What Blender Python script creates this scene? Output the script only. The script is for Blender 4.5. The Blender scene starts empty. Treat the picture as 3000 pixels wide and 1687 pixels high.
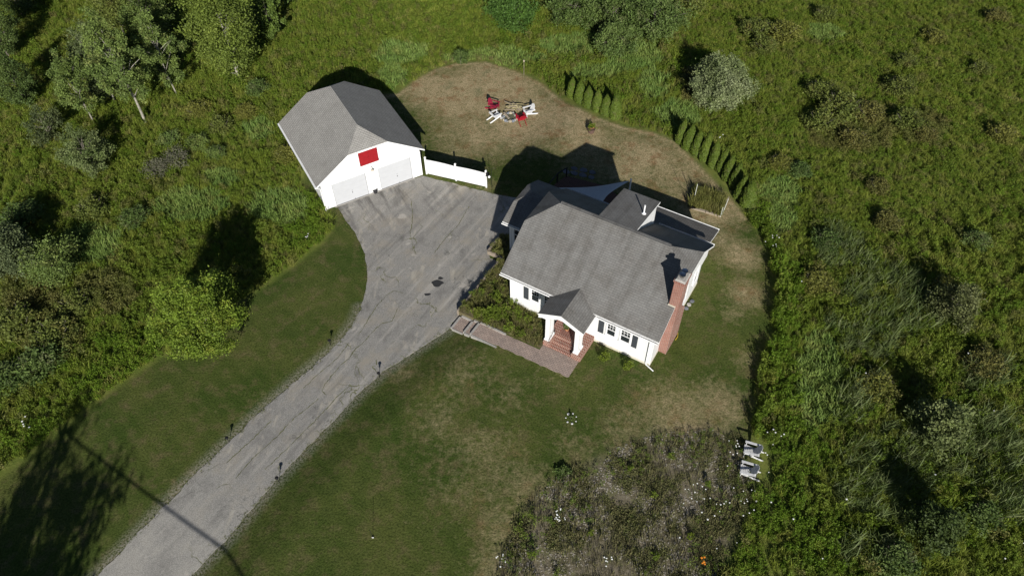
import bpy, math, random
import numpy as np
from mathutils import Matrix, Vector, Euler
random.seed(7); RNG = np.random.default_rng(11)
scene = bpy.context.scene; COL = scene.collection
PI = math.pi
# ------------------------------------------------------------------ camera
F, PITCH, ROLL, CH = 2171.45, math.radians(49.555), math.radians(-0.903), 40.0
fw = np.array([0, math.cos(PITCH), -math.sin(PITCH)]); _r = np.array([1., 0, 0]); _u = np.cross(_r, fw)
cr_, sr_ = math.cos(ROLL), math.sin(ROLL)
RT = cr_*_r + sr_*_u; UP = -sr_*_r + cr_*_u
cd = bpy.data.cameras.new('camera'); cam = bpy.data.objects.new('camera', cd); COL.objects.link(cam)
cd.sensor_width = 36; cd.lens = 36*F/3000; cd.clip_end = 3000; cd.clip_start = .5
mw = Matrix.Identity(4)
for i in range(3):
    mw[i][0], mw[i][1], mw[i][2] = RT[i], UP[i], -fw[i]
mw[2][3] = CH
cam.matrix_world = mw; scene.camera = cam
# ------------------------------------------------------------------ sky, sun, exposure
SUN_EL, SUN_AZ = 25.6, 95.6           # elevation; direction the light travels (degrees from +X)
world = bpy.data.worlds.new('World'); scene.world = world; world.use_nodes = True
wn = world.node_tree; bg = wn.nodes['Background']; sky = wn.nodes.new('ShaderNodeTexSky')
sky.sky_type = 'NISHITA'; sky.sun_disc = False; sky.sun_elevation = math.radians(SUN_EL)
fx, fy = -math.cos(math.radians(SUN_AZ)), -math.sin(math.radians(SUN_AZ))
sky.sun_rotation = math.atan2(fx, fy); sky.altitude = 300; sky.air_density = .7; sky.dust_density = .3; sky.ozone_density = 1.0
wn.links.new(sky.outputs[0], bg.inputs[0]); bg.inputs[1].default_value = .05
sl = bpy.data.lights.new('sun', 'SUN'); sl.energy = 5.0; sl.angle = math.radians(.5); sl.color = (1, .965, .91)
so = bpy.data.objects.new('sun', sl); COL.objects.link(so)
LD = Vector((math.cos(math.radians(SUN_AZ)), math.sin(math.radians(SUN_AZ)), -math.tan(math.radians(SUN_EL)))).normalized()
so.rotation_euler = LD.to_track_quat('-Z', 'Y').to_euler(); so.location = (0, -30, 60)
scene.view_settings.view_transform = 'Standard'; scene.view_settings.look = 'None'
scene.view_settings.exposure = 0.2; scene.view_settings.gamma = 1; scene.view_settings.use_curve_mapping = False
scene.render.engine = 'CYCLES'; scene.cycles.max_bounces = 5; scene.cycles.diffuse_bounces = 1
scene.cycles.transparent_max_bounces = 8
# ------------------------------------------------------------------ geometry of the place
K = 3000/2576.
def unproj(x, y, z=0.):
    d = fw + RT*(x-1500)/F - UP*(y-843.5)/F
    return np.array([0, 0, CH]) + (z-CH)/d[2]*d
HX, HY, HA = -.055, 32.388, -.552     # cottage frame: front left corner, heading
GX, GY, GA = -10.77, 44.423, .500     # garage frame: front centre, heading
UX, UY = math.cos(HA), math.sin(HA)
def smooth(t):
    t = np.clip(t, 0, 1); return t*t*(3-2*t)
DRIVE_PX = [(60,1660),(245,1449),(350,1338),(500,1185),(640,1050),(740,960),(850,868),(895,805),(916,750),(924,690),(918,640),(895,590),(868,550),
    (845,518),(862,508),(950,480),(1062,443),(1125,458),(1240,487),(1310,500),(1330,560),(1290,590),(1262,602),(1229,637),(1232,650),(1275,668),(1245,700),(1161,790),(1138,823),(1100,845),(1060,871),
    (960,936),(905,987),(800,1096),(700,1200),(590,1331),(480,1449),(330,1660)]
DRIVE = np.array([unproj(x*K, y*K)[:2] for x, y in DRIVE_PX])
def seg_dist(X, Y, poly):
    d = np.full(np.shape(X), 1e9)
    for i in range(len(poly)):
        a, b = poly[i], poly[(i+1) % len(poly)]; ab = b-a; L = ab@ab+1e-12
        t = np.clip(((X-a[0])*ab[0]+(Y-a[1])*ab[1])/L, 0, 1)
        d = np.minimum(d, np.hypot(X-a[0]-t*ab[0], Y-a[1]-t*ab[1]))
    return d
def inside(X, Y, poly):
    c = np.zeros(np.shape(X), bool)
    for i in range(len(poly)):
        a, b = poly[i], poly[(i+1) % len(poly)]
        if a[1] == b[1]: continue
        c ^= ((a[1] > Y) != (b[1] > Y)) & (X < (b[0]-a[0])*(Y-a[1])/(b[1]-a[1])+a[0])
    return c
def sdist(X, Y, poly):                # negative inside
    d = seg_dist(X, Y, poly); return np.where(inside(X, Y, poly), -d, d)
def hgt(X, Y):
    X = np.asarray(X, float); Y = np.asarray(Y, float)
    u = (X-HX)*UX + (Y-HY)*UY
    return .45*smooth(np.maximum(sdist(X, Y, DRIVE), 0)/3.5)*smooth((u+10)/5)
def gp(x, y):                         # point of the ground seen at (x, y) of a 2576 px wide print of the photograph
    z = 0.
    for _ in range(5):
        P = unproj(x*K, y*K, z); z = float(hgt(P[0], P[1]))
    P[2] = z; return P
def G3(x, y): return gp(x/K, y/K)
def W(u, v): return (HX+u*UX-v*UY, HY+u*UY+v*UX)
def vnoise(X, Y, s, seed=0):
    x = np.asarray(X)/s+1000; y = np.asarray(Y)/s+1000
    xi = np.floor(x).astype(np.int64); yi = np.floor(y).astype(np.int64); fx_ = x-xi; fy_ = y-yi
    def hsh(a, b):
        n = (a*374761393 + b*668265263 + seed*1442695041) & 0x7fffffff
        n = ((n ^ (n >> 13))*1274126177) & 0x7fffffff
        return ((n ^ (n >> 16)) & 0xffff)/65535.
    sx = fx_*fx_*(3-2*fx_); sy = fy_*fy_*(3-2*fy_)
    return (hsh(xi, yi)*(1-sx)+hsh(xi+1, yi)*sx)*(1-sy)+(hsh(xi, yi+1)*(1-sx)+hsh(xi+1, yi+1)*sx)*sy
def fbm(X, Y, s, seed=0): return (vnoise(X, Y, s, seed)+.5*vnoise(X, Y, s/2.1, seed+1)+.25*vnoise(X, Y, s/4.3, seed+2))/1.75
# ------------------------------------------------------------------ materials
class NT:
    def __init__(s, name, rough=.8, spec=.3):
        s.m = bpy.data.materials.new(name); s.m.use_nodes = True; s.t = s.m.node_tree
        s.b = s.t.nodes['Principled BSDF']; s.b.inputs['Roughness'].default_value = rough
        s.b.inputs['Specular IOR Level'].default_value = spec
    def n(s, typ, **kw):
        o = s.t.nodes.new(typ)
        for k, v in kw.items(): setattr(o, k, v)
        return o
    def l(s, a, b): s.t.links.new(a, b)
    def pos(s): return s.n('ShaderNodeNewGeometry').outputs['Position']
    def uv(s): return s.n('ShaderNodeTexCoord').outputs['UV']
    def map(s, vec, sc=(1, 1, 1), rot=(0, 0, 0)):
        o = s.n('ShaderNodeMapping'); s.l(vec, o.inputs[0]); o.inputs['Scale'].default_value = sc; o.inputs['Rotation'].default_value = rot
        return o.outputs[0]
    def noise(s, vec, scale, detail=3, rough=.55, dist=0):
        o = s.n('ShaderNodeTexNoise'); s.l(vec, o.inputs['Vector']); o.inputs['Scale'].default_value = scale
        o.inputs['Detail'].default_value = detail; o.inputs['Roughness'].default_value = rough; o.inputs['Distortion'].default_value = dist
        return o.outputs['Fac']
    def ramp(s, fac, a, b, c0=0., c1=1.):
        o = s.n('ShaderNodeMapRange'); s.l(fac, o.inputs[0]); o.inputs[1].default_value = a; o.inputs[2].default_value = b
        o.inputs[3].default_value = c0; o.inputs[4].default_value = c1; return o.outputs[0]
    def mix(s, fac, a, b, bt='MIX'):
        o = s.n('ShaderNodeMix', data_type='RGBA', blend_type=bt)
        for i, v in ((0, fac), (6, a), (7, b)):
            if isinstance(v, (int, float)): o.inputs[i].default_value = v
            elif isinstance(v, tuple): o.inputs[i].default_value = (*v, 1)
            else: s.l(v, o.inputs[i])
        return o.outputs[2]
    def math(s, op, a, b=0.):
        o = s.n('ShaderNodeMath', operation=op)
        for i, v in ((0, a), (1, b)):
            if isinstance(v, (int, float)): o.inputs[i].default_value = v
            else: s.l(v, o.inputs[i])
        return o.outputs[0]
    def attr(s, name, typ='GEOMETRY'):
        o = s.n('ShaderNodeAttribute', attribute_type=typ); o.attribute_name = name; return o
    def col(s, c):
        if isinstance(c, tuple): s.b.inputs['Base Color'].default_value = (*c, 1)
        else: s.l(c, s.b.inputs['Base Color'])
        return s
    def bump(s, h, strength=.5, dist=.02):
        o = s.n('ShaderNodeBump'); s.l(h, o.inputs['Height']); o.inputs['Strength'].default_value = strength
        o.inputs['Distance'].default_value = dist; s.l(o.outputs[0], s.b.inputs['Normal']); return s
def flat(name, c, rough=.6, spec=.3, metal=0., var=.12, scale=6.):
    k = NT(name, rough, spec); k.b.inputs['Metallic'].default_value = metal
    f = k.noise(k.pos(), scale, 4); k.col(k.mix(k.ramp(f, .3, .7), tuple(x*(1-var) for x in c), tuple(min(1, x*(1+var)) for x in c)))
    return k.m
def siding(name, c, pitch=.11):
    k = NT(name, .55); uv = k.uv(); sp = k.n('ShaderNodeSeparateXYZ'); k.l(uv, sp.inputs[0])
    saw = k.math('FRACT', k.math('DIVIDE', sp.outputs[1], pitch))
    dirt = k.noise(k.map(uv, (1.2, .5, 1)), 1.5, 4)
    k.col(k.mix(k.ramp(dirt, .45, .75), c, tuple(x*.9 for x in (c[0], c[1], c[2]*.97))))
    return k.bump(saw, .5, .012).m
def bricks(name, c1, c2, mort, bw, bh, ms, bump=.5, off=.5, tint=None, rot=0., rough=.85, smooth_=.1, streak=0.):
    k = NT(name, rough); uv = k.map(k.uv(), rot=(0, 0, rot)); b = k.n('ShaderNodeTexBrick'); k.l(uv, b.inputs['Vector'])
    b.inputs['Scale'].default_value = 1; b.inputs['Brick Width'].default_value = bw; b.inputs['Row Height'].default_value = bh
    b.inputs['Mortar Size'].default_value = ms; b.inputs['Mortar Smooth'].default_value = smooth_; b.offset = off; b.inputs['Bias'].default_value = 0
    for i, c in ((1, c1), (2, c2), (3, mort)): b.inputs[i].default_value = (*c, 1)
    c = b.outputs['Color']
    n1 = k.noise(k.pos(), .9, 5, .6)
    if tint: c = k.mix(k.ramp(n1, .42, .68, 0, .75), c, k.mix(1., c, tint, 'MULTIPLY'))
    if streak:
        st = k.noise(k.map(uv, (1.6, .16, 1)), 1., 3); c = k.mix(k.ramp(st, .46, .68, 0, streak), c, k.mix(1., c, (.66, .645, .63), 'MULTIPLY'))
    fine = k.noise(uv, 40, 2); c = k.mix(k.ramp(fine, .3, .7, 0, .35), c, k.mix(1., c, (.6, .6, .6), 'MULTIPLY'))
    k.col(c)
    h = k.math('ADD', k.math('SUBTRACT', 1., b.outputs['Fac']), k.math('MULTIPLY', fine, .35))
    return k.bump(h, bump, .012).m
def leafmat(name, c1, c2, c3=None, scale=.35, trans=.25, tintattr=True, hi=None):
    k = NT(name, .62, .25); p = k.pos(); f = k.noise(p, scale, 4, .6)
    c = k.mix(k.ramp(f, .34, .66), c1, c2)
    if c3: c = k.mix(k.ramp(k.noise(p, scale*2.3, 2), .55, .7, 0, .8), c, c3)
    r = k.n('ShaderNodeObjectInfo').outputs['Random']; c = k.mix(k.ramp(r, 0, 1, 0, .5), c, k.mix(1., c, (.68, .74, .62), 'MULTIPLY'))
    if tintattr:
        a = k.attr('tint').outputs['Fac']; c = k.mix(k.ramp(a, 0, 1), k.mix(1., c, (.72, .74, .7), 'MULTIPLY'), k.mix(1., c, hi or (1.5, 1.45, 1.3), 'MULTIPLY'))
    k.col(c)
    tr = k.n('ShaderNodeBsdfTranslucent'); k.l(c, tr.inputs[0]); mx = k.n('ShaderNodeMixShader'); mx.inputs[0].default_value = trans
    out = k.t.nodes['Material Output']; k.l(k.b.outputs[0], mx.inputs[1]); k.l(tr.outputs[0], mx.inputs[2]); k.l(mx.outputs[0], out.inputs[0])
    return k.m
WHITE = siding('white_siding', (.82, .82, .81)); TRIM = flat('white_trim', (.84, .84, .83), .5, var=.03)
GDOOR = flat('garage_door_paint', (.52, .53, .545), .5, var=.03, scale=2); RED = flat('red_paint', (.30, .012, .016), .5, var=.12)
SHINGLE = bricks('grey_asphalt_shingle', (.222, .217, .205), (.188, .184, .174), (.11, .107, .102), .32, .15, .009, .5, tint=(.76, .73, .70), streak=.75)
SHINGLE2 = bricks('pale_grey_shingle', (.40, .385, .355), (.345, .332, .305), (.21, .20, .185), .3, .13, .012, 1.3, tint=(.85, .85, .85), streak=.18)
BRICK = bricks('red_brick', (.33, .105, .07), (.24, .075, .052), (.46, .38, .32), .215, .075, .012, .35, tint=(.8, .72, .7))
STEPB = bricks('porch_brick', (.30, .095, .065), (.2, .06, .045), (.50, .39, .31), .12, .2, .018, .35, off=.5, tint=(.75, .7, .7))
PAVER = bricks('brick_paver', (.42, .33, .28), (.32, .25, .215), (.17, .145, .125), .26, .13, .013, .5, tint=(1.25, 1.2, 1.15))
CAPST = flat('concrete_cap', (.36, .34, .31), .9, var=.2, scale=9); DARKM = flat('dark_shutter_gap_shade', (.055, .062, .07), .6)
METAL = flat('steel', (.5, .5, .5), .25, .5, 1., .05); BLACK = flat('black_metal', (.015, .015, .016), .5)
GLASS = NT('window_glass', .05, .8).col((.02, .024, .03)).m
WALLST = flat('retaining_block', (.22, .2, .18), .9, var=.25, scale=8)
TIMBER = flat('weathered_timber', (.30, .25, .19), .85, var=.3, scale=12); BARK = flat('grey_bark', (.16, .14, .115), .9, var=.35, scale=8)
PALEBARK = flat('pale_bark', (.30, .28, .23), .85, var=.35, scale=5)
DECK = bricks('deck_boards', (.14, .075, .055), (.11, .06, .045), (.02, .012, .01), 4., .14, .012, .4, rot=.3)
SAILC = flat('sail_cloth', (.62, .62, .6), .8, var=.05)
# ------------------------------------------------------------------ mesh builder (metre UVs on every face)
class MB:
    def __init__(s): s.v = []; s.f = []; s.mi = []
    def face(s, pts, mi=0):
        n = len(s.v); s.v += [tuple(map(float, p)) for p in pts]; s.f.append(tuple(range(n, n+len(pts)))); s.mi.append(mi); return s
    def hexa(s, b, t, mi=0):          # bottom and top rings
        n = len(b); s.face(list(reversed(b)), mi); s.face(t, mi)
        for i in range(n): s.face([b[i], b[(i+1) % n], t[(i+1) % n], t[i]], mi)
        return s
    def box(s, x0, x1, y0, y1, z0, z1, mi=0):
        q = [(x0, y0), (x1, y0), (x1, y1), (x0, y1)]
        return s.hexa([(a, b, z0) for a, b in q], [(a, b, z1) for a, b in q], mi)
    def prism(s, poly, z0, z1, mi=0):
        return s.hexa([(a, b, z0) for a, b in poly], [(a, b, z1) for a, b in poly], mi)
    def extr(s, ring, d, mi=0):
        d = np.array(d, float); return s.hexa([tuple(np.array(p)) for p in ring], [tuple(np.array(p)+d) for p in ring], mi)
    def beam(s, p, q, w, h, mi=0, up=(0, 0, 1)):
        p = Vector(p); q = Vector(q); d = (q-p).normalized(); u = Vector(up)
        if abs(d.dot(u)) > .98: u = Vector((1, 0, 0))
        x = d.cross(u).normalized()*w/2; y = x.cross(d).normalized()*h/2
        r = [(-1, -1), (1, -1), (1, 1), (-1, 1)]
        return s.hexa([p+x*a+y*b for a, b in r], [q+x*a+y*b for a, b in r], mi)
    def tube(s, pts, rad, n=8, mi=0):
        pts = [Vector(p) for p in pts]; rad = rad if isinstance(rad, (list, tuple)) else [rad]*len(pts); rings = []
        for i, p in enumerate(pts):
            d = (pts[min(i+1, len(pts)-1)]-pts[max(i-1, 0)]).normalized(); u = Vector((0, 0, 1)) if abs(d.z) < .9 else Vector((1, 0, 0))
            x = d.cross(u).normalized(); y = d.cross(x).normalized()
            rings.append([p+(x*math.cos(2*PI*k/n)+y*math.sin(2*PI*k/n))*rad[i] for k in range(n)])
        for a, b in zip(rings, rings[1:]):
            for k in range(n): s.face([a[k], a[(k+1) % n], b[(k+1) % n], b[k]], mi)
        s.face(rings[0], mi); s.face(list(reversed(rings[-1])), mi); return s
    def lathe(s, prof, n=16, c=(0, 0, 0), mi=0):
        for (r0, z0), (r1, z1) in zip(prof, prof[1:]):
            for k in range(n):
                a, b = 2*PI*k/n, 2*PI*(k+1)/n
                P = lambda r, z, t: (c[0]+r*math.cos(t), c[1]+r*math.sin(t), c[2]+z)
                if r0 < 1e-5: s.face([P(r0, z0, a), P(r1, z1, b), P(r1, z1, a)], mi)
                elif r1 < 1e-5: s.face([P(r0, z0, a), P(r0, z0, b), P(r1, z1, a)], mi)
                else: s.face([P(r0, z0, a), P(r0, z0, b), P(r1, z1, b), P(r1, z1, a)], mi)
        return s
    def build(s, name, mats, parent=None, loc=None, rot=0., smooth_=False):
        me = bpy.data.meshes.new(name); me.from_pydata(s.v, [], s.f)
        for m in (mats if isinstance(mats, (list, tuple)) else [mats]): me.materials.append(m)
        uvl = me.uv_layers.new(name='UVMap')
        for p in me.polygons:
            p.material_index = s.mi[p.index]; p.use_smooth = smooth_; n = p.normal
            al = Vector((0, 0, 1)).cross(n) if abs(n.z) < .97 else Vector((1, 0, 0)); al.normalize(); up = n.cross(al)
            for li in p.loop_indices:
                co = me.vertices[me.loops[li].vertex_index].co; uvl.data[li].uv = (co.dot(al), co.dot(up))
        o = bpy.data.objects.new(name, me); COL.objects.link(o)
        if parent: o.parent = parent
        if loc is not None: o.location = loc
        if rot: o.rotation_euler.z = rot
        return o
def tag(o, label=None, cat=None, group=None, kind=None):
    for k, v in (('label', label), ('category', cat), ('group', group), ('kind', kind)):
        if v: o[k] = v
    return o
def thing(name, loc, rot=0., **kw):
    o = bpy.data.objects.new(name, None); COL.objects.link(o); o.location = loc; o.rotation_euler.z = rot; o.empty_display_size = .3
    return tag(o, **kw)
def copy_tree(o, parent=None):
    c = o.copy(); COL.objects.link(c); c.parent = parent
    for ch in [x for x in o.children]: copy_tree(ch, c)
    return c
def npmesh(name, V, Fq, mat, tint=None):
    me = bpy.data.meshes.new(name); me.vertices.add(len(V)); me.vertices.foreach_set('co', V.astype(np.float32).ravel())
    nf, k = Fq.shape; me.loops.add(nf*k); me.loops.foreach_set('vertex_index', Fq.astype(np.int32).ravel())
    me.polygons.add(nf); me.polygons.foreach_set('loop_start', np.arange(nf, dtype=np.int32)*k)
    if tint is not None:
        a = me.attributes.new('tint', 'FLOAT', 'POINT'); a.data.foreach_set('value', tint.astype(np.float32))
    me.update(calc_edges=True); me.materials.append(mat); return me
# ------------------------------------------------------------------ ground
LAWN_PX = [(-200,1345),(0,1205),(90,1140),(165,1075),(260,1000),(340,945),(430,885),(520,820),(620,752),(700,700),(760,655),(815,612),(838,580),(835,530),
    (760,470),(800,300),(900,240),(1000,235),(1040,205),(1090,175),(1150,157),(1225,155),(1300,178),(1370,212),(1425,258),(1500,293),(1570,318),(1640,330),(1700,355),
    (1740,395),(1800,455),(1850,510),(1890,560),(1920,610),(1938,680),(1943,760),(1937,830),(1920,880),(1905,930),(1897,1000),(1890,1070),(1893,1150),(1895,1220),(1872,1290),(1835,1400),(1800,1449),(1730,1600),(1600,1800),(-300,1800)]
LAWN = np.array([gp(*q)[:2] for q in LAWN_PX])
BED_PX = [(1862,1098),(1790,1078),(1700,1085),(1600,1105),(1540,1130),(1460,1165),(1400,1200),(1350,1245),(1305,1310),(1270,1380),(1240,1449),(1180,1600),(1120,1800),(1600,1800),(1730,1600),(1800,1449),(1835,1400),(1872,1290),(1895,1220),(1890,1150)]
BED = np.array([gp(*q)[:2] for q in BED_PX])
def axis(lo, hi, st, far):
    a = list(np.arange(lo, hi+1e-6, st)); s, x = st, lo; L = []
    while x > -far: s *= 1.35; x -= s; L.append(x)
    s, x = st, hi; R = []
    while x < far: s *= 1.35; x += s; R.append(x)
    return np.array(L[::-1]+a+R)
xs = axis(-45, 42, .28, 900); ys = axis(6, 82, .28, 900); nx_, ny_ = len(xs), len(ys)
XX, YY = np.meshgrid(xs, ys); sdl = sdist(XX, YY, LAWN); sdb = sdist(XX, YY, BED); sdd = sdist(XX, YY, DRIVE)
mow = smooth(.5-(sdl+.15*(fbm(XX, YY, .9, 3)-.5))/.5)
soil = smooth(.5-(sdb+2.2*(fbm(XX, YY, 1.6, 5)-.5))/1.6)*smooth(.5-sdb/1.6)
dry = np.zeros_like(XX)
for (x, y, r, a) in [(1130,240,95,1.),(1230,230,110,1.),(1330,300,110,.85),(1070,215,60,.9),(1420,300,90,.75),(1190,330,110,.5),(1480,350,80,.55),(1620,420,110,.75),(1560,370,80,.5),(1700,450,110,.7),
        (1500,420,80,.5),(1780,520,90,.8),(1800,600,60,.6),(1860,640,55,.75),(1880,740,55,.55),(1840,790,40,.4),(1700,1050,120,.46),(1800,1020,90,.44),(1560,1080,90,.4),(1450,1120,80,.35),(1230,1170,140,.3),(1330,1230,80,.45),(1270,1330,70,.5),
        (1240,1420,60,.5),(1180,940,100,.3),(1290,1000,80,.28),(1100,1060,80,.24),(1010,940,40,.3),(1400,960,80,.22),(600,1000,90,.15),(780,720,70,.12),(300,1140,80,.2),(430,1230,60,.2),(1230,470,30,.4),(1880,900,50,.35),(1750,1100,80,.6)]:
    c = gp(x, y); rr = np.linalg.norm(gp(x+r, y)[:2]-c[:2]); d2 = ((XX-c[0])**2+(YY-c[1])**2)/rr**2
    dry = np.maximum(dry, a*np.exp(-d2*.9))
dry = np.clip(dry*(.55+.9*fbm(XX, YY, 2.2, 21))+.12*(fbm(XX, YY, 5, 31)-.45), 0, 1)
uu = (XX-HX)*UX+(YY-HY)*UY; dry = dry+.16*smooth((YY-46)/3)*smooth((XX+8)/4)*(XX < 16)*smooth((-sdl-.0)/.6); lush = smooth((-9.5-uu)/2.5)*(YY < 46); dry = dry-.26*lush-.10*np.exp(-((XX-14)**2+(YY-30)**2)/18)-.1*np.exp(-((XX-3)**2+(YY-23)**2)/10)
dry = np.maximum(dry, .75*np.exp(-((sdl+.35)/.35)**2)*(YY > 40)*(XX > -12)*(XX < 22))   # straw edge where the mowing stops
Z = hgt(XX, YY)
Z = Z - .06*smooth(.5-sdd/.6) + .012*(fbm(XX, YY, 1.5, 8)-.5)
V = np.stack([XX, YY, Z], -1).reshape(-1, 3)
I = np.arange(nx_*ny_).reshape(ny_, nx_); FQ = np.stack([I[:-1, :-1], I[:-1, 1:], I[1:, 1:], I[1:, :-1]], -1).reshape(-1, 4)
k = NT('ground_turf', .95, .1); p = k.pos()
n_f = k.noise(p, 9, 5, .7); n_m = k.noise(p, 1.1, 5, .62); n_l = k.noise(p, .22, 3, .55); n_s = k.noise(k.map(p, (1, 1, 1), (0, 0, .9)), 3., 4, .6)
green = k.mix(k.ramp(n_l, .38, .62), (.054, .086, .015), (.098, .116, .028))
green = k.mix(k.ramp(n_m, .5, .68, 0, .75), green, (.15, .125, .058)); green = k.mix(k.ramp(n_m, .46, .30, 0, .6), green, (.055, .078, .018))
st = k.n('ShaderNodeTexWave', wave_type='BANDS', bands_direction='X'); k.l(k.map(p, (1, 1, 1), (0, 0, -.78)), st.inputs[0]); st.inputs['Scale'].default_value = .30; st.inputs['Distortion'].default_value = 2.5; st.inputs['Detail'].default_value = 0; st.inputs['Detail Scale'].default_value = .3
green = k.mix(k.ramp(st.outputs['Fac'], 0, 1, 0, .13), green, (.145, .155, .05))
tan = k.mix(k.ramp(n_m, .35, .65), (.46, .36, .21), (.34, .27, .145)); tan = k.mix(k.ramp(n_s, .52, .68, 0, .65), tan, (.15, .155, .065))
tan = k.mix(k.ramp(n_f, .55, .75, 0, .6), tan, (.55, .44, .27)); tan = k.mix(k.ramp(k.noise(p, .75, 4, .65), .53, .66, 0, .75), tan, (.27, .155, .075)); tan = k.mix(k.ramp(k.noise(k.map(p, (1, 1, 1), (0, 0, 2.)), .5, 5, .65), .55, .68, 0, .45), tan, (.16, .175, .085))
dr = k.math('ADD', k.attr('dry').outputs['Fac'], k.ramp(k.noise(p, 2.4, 6, .7), .3, .7, -.22, .22))
lawn_c = k.mix(k.ramp(dr, .12, .75), green, tan)
lawn_c = k.mix(k.ramp(n_f, .40, .56, .85, 0), lawn_c, k.mix(1., lawn_c, (.45, .48, .42), 'MULTIPLY'))
wild = k.mix(k.ramp(n_m, .4, .6), (.10, .135, .026), (.16, .18, .042))
sv = k.n('ShaderNodeTexVoronoi'); k.l(p, sv.inputs[0]); sv.inputs['Scale'].default_value = 7
soilc = k.mix(k.ramp(k.noise(p, 3.2, 6, .75), .42, .62), (.12, .105, .062), (.235, .20, .145)); soilc = k.mix(k.ramp(sv.outputs['Distance'], .3, .12, 0, .7), soilc, (.32, .285, .225))
soilc = k.mix(k.ramp(k.noise(p, 1.6, 4, .7), .5, .6, 0, .7), soilc, (.12, .125, .045))
c = k.mix(k.attr('mow').outputs['Fac'], wild, lawn_c); c = k.mix(k.attr('soil').outputs['Fac'], c, soilc)
vg = k.math('MULTIPLY', k.attr('verge').outputs['Fac'], k.ramp(n_f, .4, .62)); c = k.mix(vg, c, (.27, .25, .21)); k.col(c)
k.bump(k.math('ADD', n_f, k.math('MULTIPLY', n_s, .6)), .9, .05); TURF = k.m
me = npmesh('ground', V, FQ, TURF)
verge = smooth(1-sdd/.9)*(YY < 33)
for nm, arr in (('dry', dry), ('mow', mow), ('soil', soil), ('verge', verge)):
    a = me.attributes.new(nm, 'FLOAT', 'POINT'); a.data.foreach_set('value', arr.astype(np.float32).ravel())
me.polygons.foreach_set('use_smooth', np.ones(len(me.polygons), bool))
tag(bpy.data.objects.new('ground', me), kind='structure'); COL.objects.link(bpy.data.objects['ground'])
# driveway: ragged asphalt sheet, triangulated as a grid clipped to the outline
k = NT('worn_asphalt', .93, .15); p = k.pos()
a1 = k.noise(p, 22, 3, .8); a2 = k.noise(p, .55, 5, .65); a3 = k.noise(k.map(p, (1, .35, 1), (0, 0, -.5)), 1.1, 4, .6)
c = k.mix(k.ramp(a1, .36, .64), (.165, .158, .145), (.385, .37, .338)); c = k.mix(k.ramp(a2, .5, .68, 0, .6), c, (.34, .30, .235))
c = k.mix(k.ramp(a2, .46, .3, 0, .6), c, (.15, .143, .132)); c = k.mix(k.ramp(a3, .6, .68, 0, .7), c, (.42, .385, .32)); c = k.mix(k.ramp(a3, .4, .28, 0, .55), c, (.115, .11, .10))
warp = k.n('ShaderNodeTexNoise'); k.l(p, warp.inputs[0]); warp.inputs['Scale'].default_value = .9; warp.inputs['Detail'].default_value = 5
vadd = k.n('ShaderNodeVectorMath', operation='MULTIPLY_ADD'); k.l(warp.outputs['Color'], vadd.inputs[0]); vadd.inputs[1].default_value = (2.2, 2.2, 0); k.l(p, vadd.inputs[2])
vo = k.n('ShaderNodeTexVoronoi', feature='DISTANCE_TO_EDGE'); k.l(vadd.outputs[0], vo.inputs[0]); vo.inputs['Scale'].default_value = .28
vo2 = k.n('ShaderNodeTexVoronoi', feature='DISTANCE_TO_EDGE'); k.l(vadd.outputs[0], vo2.inputs[0]); vo2.inputs['Scale'].default_value = 1.1
big = k.math('MULTIPLY', k.ramp(vo.outputs['Distance'], .009, .003, 0, .8), k.ramp(k.noise(p, .25, 2), .53, .6)); sml = k.math('MULTIPLY', k.ramp(vo2.outputs['Distance'], .02, .006, 0, .55), k.ramp(k.noise(p, .35, 2), .56, .63))
dq = unproj(800*K, 985*K)-unproj(415*K, 1395*K); dq /= np.linalg.norm(dq)
def dot(vx, vy):
    o = k.n('ShaderNodeVectorMath', operation='DOT_PRODUCT'); k.l(p, o.inputs[0]); o.inputs[1].default_value = (vx, vy, 0); return o.outputs['Value']
al_, ac_ = dot(dq[0], dq[1]), dot(-dq[1], dq[0]); cmb = k.n('ShaderNodeCombineXYZ'); k.l(k.math('MULTIPLY', al_, .13), cmb.inputs[0]); k.l(k.math('MULTIPLY', ac_, 1.5), cmb.inputs[1])
tr_n = k.noise(cmb.outputs[0], 1., 4, .6); c = k.mix(k.ramp(tr_n, .54, .7, 0, .6), c, (.46, .43, .38)); c = k.mix(k.ramp(tr_n, .45, .3, 0, .6), c, (.155, .148, .135))
gcb = k.n('ShaderNodeCombineXYZ'); k.l(k.math('MULTIPLY', dot(math.sin(GA), -math.cos(GA)), .22), gcb.inputs[0]); k.l(k.math('MULTIPLY', dot(math.cos(GA), math.sin(GA)), 1.3), gcb.inputs[1])
near = k.math('MULTIPLY', k.ramp(k.noise(gcb.outputs[0], 1., 4, .65), .48, .64), k.ramp(dot(math.sin(GA), -math.cos(GA)), GX*math.sin(GA)-GY*math.cos(GA)+5.5, GX*math.sin(GA)-GY*math.cos(GA)+1.0, 0, .8))
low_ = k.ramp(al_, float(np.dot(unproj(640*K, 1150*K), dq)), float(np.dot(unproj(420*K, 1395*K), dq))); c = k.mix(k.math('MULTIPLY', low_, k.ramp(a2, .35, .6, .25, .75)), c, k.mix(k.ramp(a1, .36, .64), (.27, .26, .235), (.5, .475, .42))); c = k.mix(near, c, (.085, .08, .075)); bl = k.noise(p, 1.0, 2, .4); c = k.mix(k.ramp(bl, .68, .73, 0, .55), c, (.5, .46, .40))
c = k.mix(sml, c, (.08, .08, .07)); c = k.mix(big, c, (.12, .125, .05))
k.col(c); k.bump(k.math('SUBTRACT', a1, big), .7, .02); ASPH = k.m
pts = []
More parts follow.
